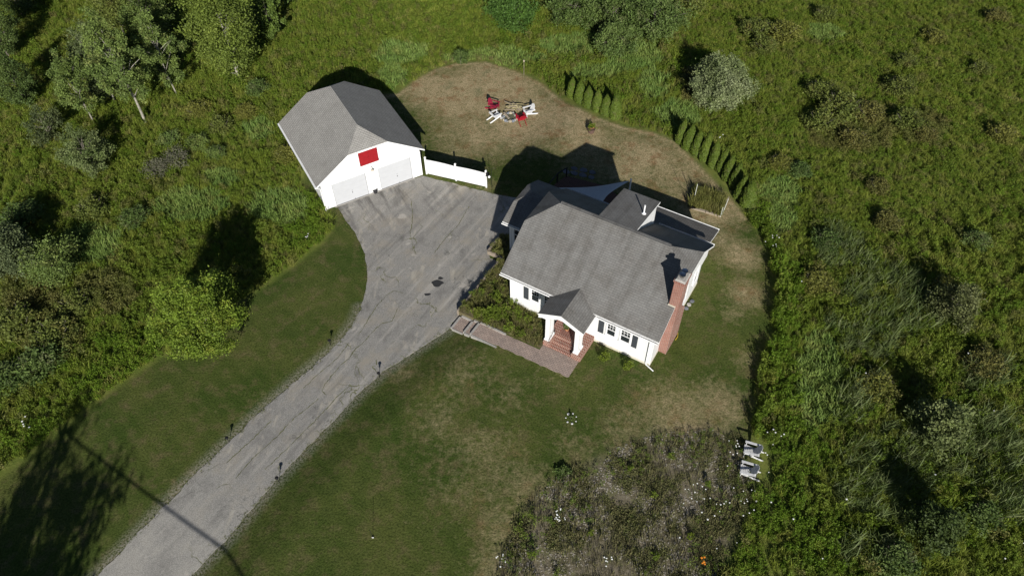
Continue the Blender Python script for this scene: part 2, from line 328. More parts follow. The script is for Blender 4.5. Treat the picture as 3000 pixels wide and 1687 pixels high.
for i in range(len(DRIVE)):
    a, b = DRIVE[i], DRIVE[(i+1) % len(DRIVE)]; n = max(1, int(np.linalg.norm(b-a)/.25)); nrm = np.array([-(b-a)[1], (b-a)[0]])/np.linalg.norm(b-a)
    for j in range(n):
        q = a+(b-a)*j/n; pts.append(q+nrm*.13*(float(fbm(q[0], q[1], .7, 9))-.5)*2)
mbd = MB(); mbd.face([(q[0], q[1], .012) for q in pts])
for i in range(len(pts)):
    a, b = pts[i], pts[(i+1) % len(pts)]; mbd.face([(a[0], a[1], -.1), (b[0], b[1], -.1), (b[0], b[1], .012), (a[0], a[1], .012)])
tag(mbd.build('driveway', ASPH), kind='structure')
CRK = [[(1035,505),(1038,540),(1037,562),(1031,590),(1039,618),(1046,640)],[(1180,520),(1150,570),(1120,600),(1090,640)]]
o5 = lambda L: [((293+x*.4555)/K, (732+y*.4555)/K) for x, y in L]
CRK += [o5(L) for L in ([(1950,280),(1890,262),(1850,285),(1790,350),(1740,420),(1700,490),(1650,560)],[(1920,365),(1895,420),(1880,455),(1810,475),(1740,540),(1690,600),(1640,640),(1610,690),(1550,740),(1500,800),(1440,870),(1430,910),(1460,940)],
    [(1400,960),(1330,1020),(1260,1070),(1200,1130),(1140,1200),(1060,1270),(990,1330),(930,1400),(860,1480)],[(1775,705),(1780,740),(1750,752),(1795,800)],[(1600,600),(1540,680),(1490,730),(1400,800),(1300,900)],[(1690,870),(1600,880),(1520,950),(1400,1080),(1300,1180),(1180,1300),(1050,1420)],[(1100,1100),(1000,1200),(900,1290),(800,1380)])]
m = MB()
for L_ in CRK:
    P2 = [gp(*q)[:2] for q in L_]; fine = []
    for a, b in zip(P2, P2[1:]):
        n = max(2, int(np.linalg.norm(b-a)/.12)); fine += [a+(b-a)*j/n+np.array([random.uniform(-.035, .035), random.uniform(-.035, .035)]) for j in range(n)]
    w0 = [random.uniform(.008, .034) for _ in fine]
    for i in range(len(fine)-1):
        a, b = fine[i], fine[i+1]; nn = np.array([-(b-a)[1], (b-a)[0]]); nn /= np.linalg.norm(nn)+1e-9
        m.face([(*(a-nn*w0[i]), .0145), (*(b-nn*w0[i+1]), .0145), (*(b+nn*w0[i+1]), .0145), (*(a+nn*w0[i]), .0145)])
tag(m.build('pavement_crack', flat('mossy_crack', (.11, .115, .045), .95, var=.5, scale=5)), kind='structure')
# tar patches on the drive
kp = flat('tar', (.035, .035, .036), .7)
m = MB()
for (x, y, rx, ry) in [(1100,713,.42,.28),(1075,741,.22,.14),(1108,700,.2,.12)]:
    q = gp(x, y); m.face([(q[0]+rx*math.cos(t)*(1+.2*math.sin(3*t+x)), q[1]+ry*math.sin(t)*(1+.25*math.cos(2*t+y)), .017) for t in np.linspace(0, 2*PI, 18, False)])
tag(m.build('tar_patch', kp), kind='structure')
# ------------------------------------------------------------------ roofs and walls
def roof(mb, P, a0, a1, b0, b1, bm, z0, z1, zr, hk, s0, s1, th=.14):
    def ring(dz):
        kf = (zr-hk)/(zr-z0)*(bm-b0); kb = (zr-hk)/(zr-z1)*(b1-bm)
        g = lambda a, b, z: P(a, b, z-dz)
        e = dict(E0=g(a0,b0,z0), E1=g(a1,b0,z0), B1=g(a1,b1,z1), B0=g(a0,b1,z1), R0=g(a0+s0,bm,zr), R1=g(a1-s1,bm,zr))
        for n, a, s in (('0', a0, s0), ('1', a1, s1)):
            e['F'+n] = g(a, bm-kf, hk) if s else e['R'+n]; e['K'+n] = g(a, bm+kb, hk) if s else e['R'+n]
        return e
    t, b = ring(0), ring(th)
    for e, mi, rev in ((t, 0, 0), (b, 1, 1)):
        fr = [e['E0'], e['E1']]+([e['F1']] if s1 else [])+[e['R1'], e['R0']]+([e['F0']] if s0 else [])
        bk = [e['B1'], e['B0']]+([e['K0']] if s0 else [])+[e['R0'], e['R1']]+([e['K1']] if s1 else [])
        mb.face(fr, mi); mb.face(bk, mi)
        if s0: mb.face([e['K0'], e['F0'], e['R0']], mi)
        if s1: mb.face([e['F1'], e['K1'], e['R1']], mi)
    ch = ['E0', 'E1', 'F1', 'K1', 'B1', 'B0', 'K0', 'F0']
    for x, y in zip(ch, ch[1:]+ch[:1]):
        if t[x] != t[y]: mb.face([b[x], b[y], t[y], t[x]], 1)
    return mb
def wallring(b0, b1, zb, bm, bo0, z0, bo1, z1, zr, hk, th):   # cross-section below the roof
    f = lambda b: (z0+(zr-z0)*(b-bo0)/(bm-bo0) if b < bm else z1+(zr-z1)*(bo1-b)/(bo1-bm))-th-.012
    kf = (zr-hk)/(zr-z0)*(bm-bo0); kb = (zr-hk)/(zr-z1)*(bo1-bm)
    return [(b0, zb), (b1, zb), (b1, f(b1)), (bm+kb, f(bm+kb)), (bm-kf, f(bm-kf)), (b0, f(b0))]
PH = lambda a, b, z: (a, b, z)                 # ridge along local x
PG = lambda a, b, z: (b, a, z)                 # ridge along local y
def window(parent, T, u0, u1, z0, z1, grid=True):   # T(u, out, z): wall coordinates to local ones
    def bx(mb, a0, a1, o0, o1, c0, c1, mi=0):
        return mb.hexa([T(a0,o0,c0), T(a1,o0,c0), T(a1,o1,c0), T(a0,o1,c0)], [T(a0,o0,c1), T(a1,o0,c1), T(a1,o1,c1), T(a0,o1,c1)], mi)
    f = MB(); w = .07
    bx(f, u0-w, u0, -.01, .05, z0-w, z1+w); bx(f, u1, u1+w, -.01, .05, z0-w, z1+w)
    bx(f, u0, u1, -.01, .05, z1, z1+w); bx(f, u0-.1, u1+.1, .05, .09, z0-w-.03, z0-w+.02); bx(f, u0, u1, -.01, .05, z0-w, z0)
    r = f.build('window', TRIM, parent)
    bx(MB(), u0, u1, -.005, .012, z0, z1).build('pane', GLASS, r)
    g = MB(); zm = (z0+z1)/2; bx(g, u0, u1, .012, .036, zm-.025, zm+.025); bx(g, u0, u0+.035, .012, .032, z0, z1); bx(g, u1-.035, u1, .012, .032, z0, z1); bx(g, u0+.035, u1-.035, .012, .03, z0, z0+.04)
    if grid:
        for i in (1, 2): x = u0+(u1-u0)*i/3; bx(g, x-.012, x+.012, .012, .028, zm+.025, z1)
        bx(g, u0+.035, u1-.035, .012, .026, zm+(z1-zm)*.55-.01, zm+(z1-zm)*.55+.012)
    g.build('sash', TRIM, r); return r
# ------------------------------------------------------------------ cottage
home = thing('cottage', (HX, HY, 0), HA, label='white cottage with grey shingle roof, red brick chimney and small gabled front porch', cat='house')
VM, HWD = 4.1285, 10.317
w = MB(); ring = wallring(0, 8.05, -.1, VM, -.634, 3.963, 8.393, 4.247, 7.124, 6.031, .14)
w.extr([(0, b, z) for b, z in ring], (HWD, 0, 0)); wall = w.build('wall', WHITE, home)
m = MB(); m.box(-.03, HWD+.03, -.03, 0, -.1, .62); m.box(HWD, HWD+.03, 0, 1.36, -.1, .62); m.box(HWD, HWD+.03, 3.36, 8.08, -.1, .62); m.box(-.03, 0, 0, 4.2, -.1, .62); m.build('foundation', flat('cream_foundation', (.62, .58, .47), .85), home)
for x in (0, HWD): MB().box(x-(.05 if x else .02), x+(.02 if x else .05), -.022, 0, .62, 3.7).build('corner_board', TRIM, home)
roof(MB(), PH, -.416, HWD+.416, -.634, 8.393, VM, 3.963, 4.247, 7.124, 6.031, 1.752, 1.752).build('roof', [SHINGLE, TRIM], home)
rcap = MB(); rcap.beam((-.416+1.752, VM, 7.132), (HWD+.416-1.752, VM, 7.132), .26, .02)
rcap.build('ridge_cap', SHINGLE, home)
def gutter(pts, parent, inward, name='gutter'):
    g = MB(); a, b = Vector(pts[0]), Vector(pts[1]); o = -Vector(inward)
    g.beam(a+o*.125+Vector((0, 0, -.05)), b+o*.125+Vector((0, 0, -.05)), .012, .11)
    g.beam(a+o*.066+Vector((0, 0, -.11)), b+o*.066+Vector((0, 0, -.11)), .12, .012, 1)
    n = int((b-a).length/.9)
    for i in range(n+1):
        q = a+(b-a)*((i+.3)/(n+.6)); d = (b-a).normalized()*.018
        g.beam(q+o*.004, q+o*.118, .022, .01)
    return g.build(name, [TRIM, BLACK], parent)
GZ = 3.93
gutter([(-.416, -.64, GZ), (3.3, -.64, GZ)], home, (0, 1, 0)); gutter([(6.6, -.64, GZ), (HWD+.416, -.64, GZ)], home, (0, 1, 0))
gutter([(-.3, 8.4, 4.22), (3.7, 8.4, 4.22)], home, (0, -1, 0)); gutter([(6.7, 8.4, 4.22), (HWD+.4, 8.4, 4.22)], home, (0, -1, 0))
d = MB(); d.tube([(10.08, -.7, 3.82), (10.08, -.12, 3.45), (10.08, -.09, .75), (10.12, -.12, .6), (10.72, -.28, .5)], .04, 8); d.build('downspout', TRIM, home)
d = MB(); d.tube([(.1, -.7, 3.82), (.02, -.12, 3.45), (.02, -.09, .7), (-.02, -.12, .58), (-.42, -.22, .5)], .04, 8); d.build('downspout', TRIM, home)
FT = lambda u, o, z: (u, -o, z)
for (a, b) in ((1.58, 2.17), (2.56, 3.15), (7.15, 7.74), (8.11, 8.76)): window(home, FT, a, b, 1.75, 2.88)
for (a, b) in ((.99, 1.36), (3.38, 3.75), (6.54, 6.92), (8.9, 9.26)):
    s_ = MB(); s_.box(a, b, -.035, 0, 1.6, 2.94)
    for i in range(20): zz = 1.66+i*.06; s_.box(a+.05, b-.05, -.048, -.035, zz, zz+.035)
    s_.build('shutter', DARKM, home)
RTW = lambda u, o, z: (HWD+o, u, z)
for (a, b, z0, z1) in ((4.6, 5.4, 1.75, 2.9), (6.7, 7.4, 1.75, 2.9), (3.7, 4.4, 4.4, 5.4)): window(home, RTW, a, b, z0, z1)
LTW = lambda u, o, z: (-o, u, z)
window(home, LTW, 1.6, 2.4, 1.75, 2.9)
dr_ = MB(); dr_.box(4.5, 5.4, -.05, 0, .9, 2.95); door = dr_.build('door', flat('door_paint', (.1, .1, .11), .4), home)
MB().tube([(5.3, -.05, 1.9), (5.3, -.11, 1.9)], .03, 8).build('handle', METAL, door)
# dormer
sl_ = -.184; dz = lambda v: 7.145+sl_*(v-VM)
d = MB(); top = [(3.98, VM-.02), (6.62, VM-.02), (6.62, 8.2), (3.98, 8.2)]
for mi, o in ((0, 0), (1, .12)): d.face([(a, b, dz(b)-o) for a, b in top], mi)
for i in range(1, 4):
    a, b = top[i], top[(i+1) % 4]; d.face([(*a, dz(a[1])-.12), (*b, dz(b[1])-.12), (*b, dz(b[1])), (*a, dz(a[1]))], 1)
dm = MB(); dm.extr([(4.1, v, z) for v, z in ((4.3, 6.6), (7.95, 4.25), (7.95, dz(7.95)-.13), (4.3, dz(4.3)-.13))], (2.4, 0, 0))
dorm = dm.build('dormer', WHITE, home); d.build('dormer_roof', [SHINGLE, TRIM], dorm)
window(dorm, lambda u, o, z: (u, 7.95+o, z), 4.7, 5.9, 5.0, 5.9, False).name = 'dormer_window'
v_ = MB(); zv = dz(6.25); v_.tube([(6.25, 6.25, zv-.05), (6.25, 6.25, zv+.72)], .05, 12); v_.lathe([(.05, .10), (.12, .03), (.16, .0)], 14, (6.25, 6.25, zv)); v_.build('vent_pipe', TRIM, home)
# rear lean-to
ad = MB(); ad.extr([(4.7, v, z) for v, z in ((8.05, -.1), (10.95, -.1), (10.95, 2.88), (8.05, 3.58))], (5.28, 0, 0)); add = ad.build('rear_addition', WHITE, home)
r_ = MB(); z_ = lambda v: 3.74-.246*(v-8.05); q = [(4.5, 8.05), (10.24, 8.05), (10.24, 11.25), (4.5, 11.25)]
for mi, o in ((0, 0), (1, .12)): r_.face([(a, b, z_(b)-o) for a, b in q], mi)
for i in range(4): a, b = q[i], q[(i+1) % 4]; r_.face([(*a, z_(a[1])-.12), (*b, z_(b[1])-.12), (*b, z_(b[1])), (*a, z_(a[1]))], 1)
r_.build('lean_to_roof', [bricks('dark_grey_shingle', (.2, .188, .168), (.16, .15, .135), (.07, .066, .06), .32, .15, .012, .8, tint=(.8, .78, .76)), TRIM], add)
gutter([(5.0, 11.26, 2.93), (10.24, 11.26, 2.93)], add, (0, -1, 0), 'rear_gutter')
# side wing
wg = MB(); ring = wallring(4.25, 8.7, -.1, 6.5, 3.94, 3.4, 9.01, 3.4, 4.55, 4.1, .12)
wg.extr([(-2.66, b, z) for b, z in ring], (2.66, 0, 0)); wing = wg.build('side_wing', WHITE, home)
roof(MB(), PH, -3.07, -.005, 3.94, 9.01, 6.5, 3.4, 3.4, 4.55, 4.1, .95, 0, .12).build('wing_roof', [SHINGLE, TRIM], wing)
gutter([(-3.07, 3.93, 3.37), (-.02, 3.93, 3.37)], wing, (0, 1, 0), 'wing_gutter')
WT = lambda u, o, z: (u, 4.25-o, z)
window(wing, WT, -2.3, -1.3, 1.62, 2.96, False).name = 'wing_window'
m = MB(); m.box(-2.68, -2.55, 4.23, 4.25, .1, 3.2); m.build('wing_corner_board', TRIM, wing)
# chimney
c = MB()
def ringz(u0, u1, v0, v1, z): return [(u0, v0, z), (u1, v0, z), (u1, v1, z), (u0, v1, z)]
lv = [ringz(10.318, 10.87, 1.36, 3.35, -.1), ringz(10.318, 10.88, 1.36, 3.35, 3.3), ringz(10.32, 10.92, 1.33, 2.2, 4.6), ringz(10.36, 10.98, 1.25, 2.13, 7.42)]
for a, b in zip(lv, lv[1:]): c.hexa(a, b)
c.hexa(ringz(10.33, 11.01, 1.21, 2.17, 7.42), ringz(10.33, 11.01, 1.21, 2.17, 7.52)); c.hexa(ringz(10.3, 11.04, 1.17, 2.21, 7.52), ringz(10.3, 11.04, 1.17, 2.21, 7.62))
chim = c.build('chimney', BRICK, home)
m = MB(); m.hexa(ringz(10.34, 11.0, 1.21, 2.17, 7.62), ringz(10.42, 10.92, 1.3, 2.08, 7.72)); m.build('chimney_crown', CAPST, chim)
for v in (1.55, 1.87):
    m = MB(); m.tube([(10.66, v, 7.7), (10.66, v, 7.9)], .12, 14); m.lathe([(.19, .26), (.185, .3), (0, .335)], 14, (10.66, v, 7.7)); m.tube([(10.55, v, 7.85), (10.52, v, 7.97)], .012, 5); m.tube([(10.77, v, 7.85), (10.8, v, 7.97)], .012, 5); m.build('flue_cap', METAL, chim)
m = MB(); m.beam((10.28, 1.3, 5.32), (10.76, 1.3, 5.32), .08, .1); m.build('flashing', flat('cream_flashing', (.55, .5, .4), .7), chim)
# porch
PC, PW = 4.93, 1.6
pr = MB(); base = pr
for (a, b, c0, c1) in ((3.62, 4.08, -2.02, 0), (5.68, 6.36, -2.02, 0), (4.08, 5.68, -1.2, 0)): base.box(a, b, c0, c1, -.1, .9)
base.box(4.08, 5.68, -1.6, -1.2, -.1, .75); base.box(4.08, 5.68, -1.98, -1.6, -.1, .6)
porch = base.build('porch', STEPB, home)
m = MB(); m.box(4.25, 5.5, -1.0, -.15, .9, .904); m.build('porch_floor', bricks('herringbone_brick', (.24, .085, .06), (.17, .06, .045), (.36, .27, .22), .2, .1, .01, .3, rot=.78), porch)
pf = MB(); e0, e1, vf = (PC-PW, 3.87), (PC+PW, 3.87), -2.3
prof = [(PC-PW, 3.87), (PC, 4.6), (PC+PW, 3.87)]
for (a, b) in ((0, 1), (1, 2)):
    A, B = prof[a], prof[b]
    vb = lambda x, z: .52 if z > 4.2 else -.3
    T = [(A[0], vf, A[1]), (B[0], vf, B[1]), (B[0], vb(*B), B[1]), (A[0], vb(*A), A[1])]; L = [(x, y, z-.1) for x, y, z in T]
    pf.face(T, 0); pf.face(L, 1)
    for i in range(4): pf.face([L[i], L[(i+1) % 4], T[(i+1) % 4], T[i]], 1)
pf.build('porch_roof', [SHINGLE, TRIM], porch)
m = MB()
for s in (-1, 1):
    m.extr([(PC+s*1.55, -2.285, 3.78), (PC, -2.285, 4.49), (PC, -2.285, 4.22), (PC+s*1.55, -2.285, 3.50)], (0, .1, 0))
    m.box(PC+s*1.2-.13, PC+s*1.2+.13, -2.18, 0, 3.48, 3.76)
m.build('porch_beam', TRIM, porch)
for s, xs_ in ((-1, (3.68, 3.96)), (1, (5.78, 6.06))):
    for (y0, y1, ww) in ((-1.86, -1.58, 0), (-1.4, -1.16, .03)):
        m = MB(); m.box(xs_[0]+ww, xs_[1]-ww, y0, y1, 1.02, 3.5); m.box(xs_[0]-.05, xs_[1]+.05, y0-.05, y1+.05, .9, 1.02); m.box(xs_[0]-.03+ww, xs_[1]+.03-ww, y0-.03, y1+.03, 3.36, 3.49); m.build('column', TRIM, porch)
for s in (-1, 1):
    x = PC-.05+s*.86; m = MB(); m.tube([(x, -1.15, 1.55), (x, -1.95, 1.15), (x, -1.95, .6)], .018, 6); m.tube([(x, -1.15, .9), (x, -1.15, 1.55)], .018, 6); m.build('handrail', BLACK, porch)
# ------------------------------------------------------------------ paved path, retaining walls, planting beds (cottage frame)
def hobj(mb, name, mat, **kw): return tag(mb.build(name, mat, None, (HX, HY, 0), HA), **kw)
m = MB(); rag = lambda x: .03*math.sin(x*7)+.02*math.sin(x*17+1)
def walk(u0, u1, z, wide=False):
    n = max(2, int((u1-u0)/.22)); lo = []; hi = []
    for i in range(n+1):
        u = u0+(u1-u0)*i/n; lo.append((u, -3.72+.032*(u+2.5)+(rag(u) if u > 0 else 0)))
    for i in range(n, -1, -1):
        u = u0+(u1-u0)*i/n; hi.append((u, -2.0 if u > 3.62 else -2.66+.03*(u+2.5)))
    m.prism(lo+hi, -.15, z)
walk(-2.42, -1.42, .15); walk(-1.42, -.88, .3); walk(-.88, 3.62, .462); walk(3.63, 6.28, .462)
hobj(m, 'path', PAVER, kind='structure')
m = MB()
for u, z in ((-2.5, .155), (-1.5, .305), (-.96, .465)): m.box(u-.06, u+.09, -3.74+.032*(u+2.5), -2.64, -.1, z)
for u0, u1, z in ((-2.41, -1.56, .2), (-1.41, -1.02, .35), (-.87, 1.1, .49)):
    m.box(u0, u1, -3.82, -3.735+.03*(u0+2.5), -.1, z-.03); m.box(u0, u1, -2.62, -2.5, -.1, z+.05)
hobj(m, 'step_edging', CAPST, kind='structure')
def block_wall(name, pts, h, label, th=.14, mat=WALLST):
    mb = MB()
    for (a, b) in zip(pts, pts[1:]):
        A, B = Vector((*a, 0)), Vector((*b, 0)); L = (B-A).length; n = max(1, int(L/.45)); dr = (B-A)/n
        for row in range(3):
            for i in range(n):
                p0 = A+dr*(i+.0), A+dr*(i+.97); j = random.uniform(-.008, .008); zz = row*h/3
                nn = Vector((-dr.y, dr.x, 0)).normalized()*j
                mb.beam(p0[0]+nn+Vector((0, 0, zz+h/6)), p0[1]+nn+Vector((0, 0, zz+h/6)), th, h/3-.01)
    return hobj(mb, name, mat, label=label, cat='wall')
block_wall('retaining_wall', [(-2.78, -2.5), (-2.78, 3.3)], .5, 'low dark retaining wall between the driveway and the weedy front bed', mat=TIMBER)
block_wall('planter_wall', [(-4.08, 5.6), (-4.08, 3.42), (-2.72, 3.42)], .34, 'low block edge of the small triangular bed by the side wing', mat=TIMBER)
BEDS = [([(-2.71, -2.5), (3.6, -2.36), (3.6, -.03), (0, -.03), (0, 3.9), (-2.71, 3.9)], .475), ([(-4.0, 3.5), (-2.62, 3.5), (-2.62, 5.5), (-4.0, 5.5)], .27)]
m = MB()
for poly, z in BEDS: m.prism(poly, -.1, z)
hobj(m, 'planting_bed', flat('bed_soil', (.13, .11, .055), .95, var=.4, scale=4), kind='structure')
# ------------------------------------------------------------------ deck, steps of flagstone, shade sail
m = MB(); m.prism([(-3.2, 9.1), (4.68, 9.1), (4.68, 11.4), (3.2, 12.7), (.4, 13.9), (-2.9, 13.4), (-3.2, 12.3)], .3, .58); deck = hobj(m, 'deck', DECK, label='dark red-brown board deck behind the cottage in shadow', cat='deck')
m = MB(); m.prism([(4.66, 8.7), (-.02, 8.7), (-.02, 8.1), (4.66, 8.1)], .3, .575); 
m2 = MB()
for x, y, q in ((-3.15, 12.3, 0), (-3.15, 10.8, 0), (-2.85, 13.3, 0)): m2.box(x-.04, x+.04, y-.04, y+.04, .58, 1.5)
m2.beam((-3.15, 9.2, 1.5), (-3.15, 12.3, 1.5), .07, .05); m2.beam((-3.15, 12.3, 1.5), (-2.85, 13.3, 1.5), .07, .05)
m2.build('deck_rail', BLACK, deck)
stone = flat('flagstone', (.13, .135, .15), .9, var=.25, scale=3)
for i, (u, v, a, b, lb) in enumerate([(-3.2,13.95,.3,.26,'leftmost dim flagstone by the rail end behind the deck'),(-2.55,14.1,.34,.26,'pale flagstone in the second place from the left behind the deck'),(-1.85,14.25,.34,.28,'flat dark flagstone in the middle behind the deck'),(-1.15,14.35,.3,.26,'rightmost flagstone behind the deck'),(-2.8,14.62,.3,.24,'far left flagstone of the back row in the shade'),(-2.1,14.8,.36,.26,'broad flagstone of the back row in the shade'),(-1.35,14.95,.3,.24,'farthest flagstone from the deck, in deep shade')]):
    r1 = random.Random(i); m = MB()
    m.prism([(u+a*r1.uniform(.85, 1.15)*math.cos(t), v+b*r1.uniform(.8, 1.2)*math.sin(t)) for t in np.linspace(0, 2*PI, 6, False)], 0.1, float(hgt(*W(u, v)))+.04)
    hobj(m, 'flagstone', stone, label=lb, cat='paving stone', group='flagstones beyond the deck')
A, B, C_ = Vector((2.8, 12.4, 3.35)), Vector((-1.7, 9.05, 3.2)), Vector((2.2, 8.4, 3.35)); m = MB(); N = 12; grid = {}
for i in range(N+1):
    for j in range(N+1-i):
        a, b = i/N, j/N; c0 = 1-a-b; pnt = A*a+B*b+C_*c0; cen = (A+B+C_)/3
        e = .55*(max(0, 1-4*a if 0 else 0)); 
        pull = .30*(4*a*b*max(0, 1-6*c0)+4*b*c0*max(0, 1-6*a)+4*a*c0*max(0, 1-6*b))
        pnt = pnt+(cen-pnt)*pull; pnt.z -= .35*27*a*b*c0*.5; grid[i, j] = pnt
for i in range(N):
    for j in range(N-i):
        m.face([grid[i, j], grid[i+1, j], grid[i, j+1]])
        if i+j < N-1: m.face([grid[i+1, j], grid[i+1, j+1], grid[i, j+1]])
sail = hobj(m, 'shade_sail', SAILC, label='triangular pale shade sail stretched over the deck', cat='shade sail')
sail.modifiers.new('thickness', 'SOLIDIFY').thickness = .012
m = MB(); m.tube([(2.85, 12.5, .2), (2.85, 12.5, 3.45)], .06, 10); hobj(m, 'sail_post', TRIM, label='white post holding the back corner of the shade sail', cat='post')
# ------------------------------------------------------------------ garage
gar = thing('garage', (GX, GY, 0), GA, label='white two-door garage with pale grey roof and red loft hatch', cat='garage')
m = MB(); ring = wallring(-4.113, 4.113, -.1, 0, -4.478, 2.612, 4.478, 2.612, 5.59, 4.514, .13)
m.extr([(b, 0, z) for b, z in ring], (0, 8.72, 0)); m.build('wall', WHITE, gar)
roof(MB(), PG, -.216, 8.92, -4.478, 4.478, 0, 2.612, 2.612, 5.59, 4.514, 1.697, 1.697, .13).build('roof', [SHINGLE2, TRIM], gar)
for (a, b) in ((-3.31, -.56), (.5, 3.25)):
    f = MB(); f.box(a-.12, a, -.045, 0, 0, 2.32); f.box(b, b+.12, -.045, 0, 0, 2.32); f.box(a, b, -.045, 0, 2.2, 2.32)
    f.build('door_frame', TRIM, gar)
    gp_ = MB(); gp_.box(a, b, -.006, 0, .0, 2.2); gp_.build('door_gap_shade', DARKM, gar)  # dark plate colours in the shadow of the slot around the door
    d = MB(); d.box(a+.022, b-.022, -.012, 0.003, .05, 2.175)
    for i in range(4): z = .04+i*.54; d.box(a+.03, b-.03, -.024, -.012, z+.022, z+.515)
    dd = d.build('garage_door', GDOOR, gar)
    x = (a+b)/2+.1; MB().box(x-.02, x+.02, -.05, -.022, .76, .86).build('handle', BLACK, dd); MB().tube([(x, -.05, 1.0), (x, -.022, 1.0)], .022, 6).build('lock', BLACK, dd); MB().box(x+.1, x+.13, -.05, -.022, .08, .15).build('pull', BLACK, dd)
hat = MB(); hat.box(-.8, -.04, -.03, 0, 2.93, 4.19); hat.box(-.03, .735, -.03, 0, 2.93, 4.19)
hatch = hat.build('loft_hatch', RED, gar)
m = MB(); m.box(-.88, .815, -.02, 0, 2.85, 2.93); m.box(-.88, -.8, -.02, 0, 2.93, 4.19); m.box(.735, .815, -.02, 0, 2.93, 4.19); m.build('hatch_trim', TRIM, gar)
for x in (-.78, .70):
    for z in (3.1, 4.0): MB().box(x-.03, x+.06, -.04, -.03, z-.03, z+.03).build('hinge', BLACK, hatch)
m = MB(); m.tube([(0, 0, 2.62), (0, -.16, 2.68), (0, -.28, 2.6), (0, -.28, 2.5)], .018, 6); m.lathe([(.04, .1), (.13, 0), (.12, -.01)], 14, (0, -.28, 2.42)); m.build('wall_lamp', flat('aged_metal', (.5, .45, .36), .5), gar)
for x in (-4.13, 3.99): MB().box(x, x+.14, -.022, 0, 0, 2.4).build('corner_board', TRIM, gar)
m = MB(); m.box(-3.45, 3.4, -.16, -.046, -.05, .05); m.build('door_sill', CAPST, gar)
m = MB(); m.tube([(-4.5, -.1, 2.45), (-4.2, -.06, 2.2), (-4.19, -.06, .3), (-4.25, -.25, .08)], .045, 8); m.build('downspout', TRIM, gar)
g = MB(); g.beam((-4.55, -.2, 2.52), (-4.55, 8.9, 2.52), .11, .1); g.build('gutter', TRIM, gar)
# ------------------------------------------------------------------ fence
FP = [(-6.808, 46.475), (-4.402, 45.593), (-1.917, 44.724)]
fen = thing('fence', (*FP[0], 0), math.atan2(FP[2][1]-FP[0][1], FP[2][0]-FP[0][0]), label='white two-panel privacy fence with arched tops beside the garage', cat='fence')
L = math.hypot(FP[2][0]-FP[0][0], FP[2][1]-FP[0][1])
for x in (0, L/2, L):
    m = MB(); m.box(x-.055, x+.055, -.055, .055, -.1, 1.72); m.hexa([(x-.08, -.08, 1.72), (x+.08, -.08, 1.72), (x+.08, .08, 1.72), (x-.08, .08, 1.72)], [(x-.02, -.02, 1.8), (x+.02, -.02, 1.8), (x+.02, .02, 1.8), (x-.02, .02, 1.8)]); m.build('post', TRIM, fen)
for k_ in range(2):
    x0, x1 = k_*L/2+.056, (k_+1)*L/2-.056; m = MB(); n = 17
    for i in range(n):
        a, b = x0+(x1-x0)*i/n, x0+(x1-x0)*(i+1)/n; t = (i+.5)/n; tl, tr_ = i/n, (i+1)/n
        f = lambda t: 1.5+.045*math.sin(PI*t)-.02*t
        m.hexa([(a+.002, -.012, .08), (b-.002, -.012, .08), (b-.002, .012, .08), (a+.002, .012, .08)], [(a+.002, -.012, f(tl)), (b-.002, -.012, f(tr_)), (b-.002, .012, f(tr_)), (a+.002, .012, f(tl))])
    m.beam((x0, .03, .35), (x1, .03, .35), .035, .09); m.beam((x0, .03, 1.25), (x1, .03, 1.25), .035, .09)
    m.build('panel', TRIM, fen)
# ------------------------------------------------------------------ adirondack chairs
def adirondack(name, mat, label, at, face, group, sc=1.):
    P = gp(*at); Q = gp(*face); rot = math.atan2(Q[1]-P[1], Q[0]-P[0])
    t = thing(name, tuple(P), rot, label=label, cat='chair', group=group); t.scale = (sc,)*3
    m = MB()
    for i in range(6):
        x = -.2+i*.105; z = .27+i*.024; m.beam((x+.045, -.27, z), (x+.045, .27, z), .09, .022)
    m.build('seat', mat, t)
    m = MB()
    for i, h in enumerate((.82, .93, .98, .93, .82)):
        y = (i-2)*.108; m.beam((-.18, y*.86, .25), (-.18-.36*h, y*1.1, .25+.72*h), .1, .02, up=(1, 0, .4))
    m.beam((-.42, -.3, .6), (-.42, .3, .6), .05, .06); m.build('backrest', mat, t)
    for s in (-1, 1):
        m = MB(); m.beam((-.45, s*.34, .6), (.42, s*.35, .6), .14, .024); m.build('armrest', mat, t)
        m = MB(); m.beam((.33, s*.31, 0), (.33, s*.31, .588), .1, .028, up=(1, 0, 0)); m.build('leg', mat, t)
        m = MB(); m.beam((.38, s*.275, .33), (-.78, s*.275, .02), .03, .12); m.build('leg', mat, t)
    return t
CW = flat('chair_white', (.8, .8, .79), .55, var=.04); CR = flat('chair_red', (.38, .012, .028), .5, var=.12); CR2 = flat('chair_dark_red', (.28, .02, .045), .5, var=.12)
CWW = flat('weathered_white', (.6, .6, .59), .6, var=.25, scale=14)
adirondack('adirondack_chair', CR2, 'darker red adirondack chair left of the fire pit, its back to the garage', (1243, 274), (1290, 288), None)
adirondack('adirondack_chair', CW, 'white adirondack chair at the left of the fire pit, in front of the red one', (1247, 299), (1290, 280), None)
adirondack('adirondack_chair', CR, 'bright red adirondack chair on the near side of the fire pit', (1311, 306), (1293, 272), None)
adirondack('adirondack_chair', CW, 'white adirondack chair on the right side of the fire pit', (1330, 288), (1296, 298), None)
adirondack('adirondack_chair', CWW, 'upper of two weathered white adirondack chairs at the wildflower patch', (1886, 1140), (1850, 1130), 'pair of adirondack chairs at the tall grass', 1.)
adirondack('adirondack_chair', CWW, 'lower of two weathered white adirondack chairs at the wildflower patch', (1877, 1190), (1841, 1180), 'pair of adirondack chairs at the tall grass', 1.)
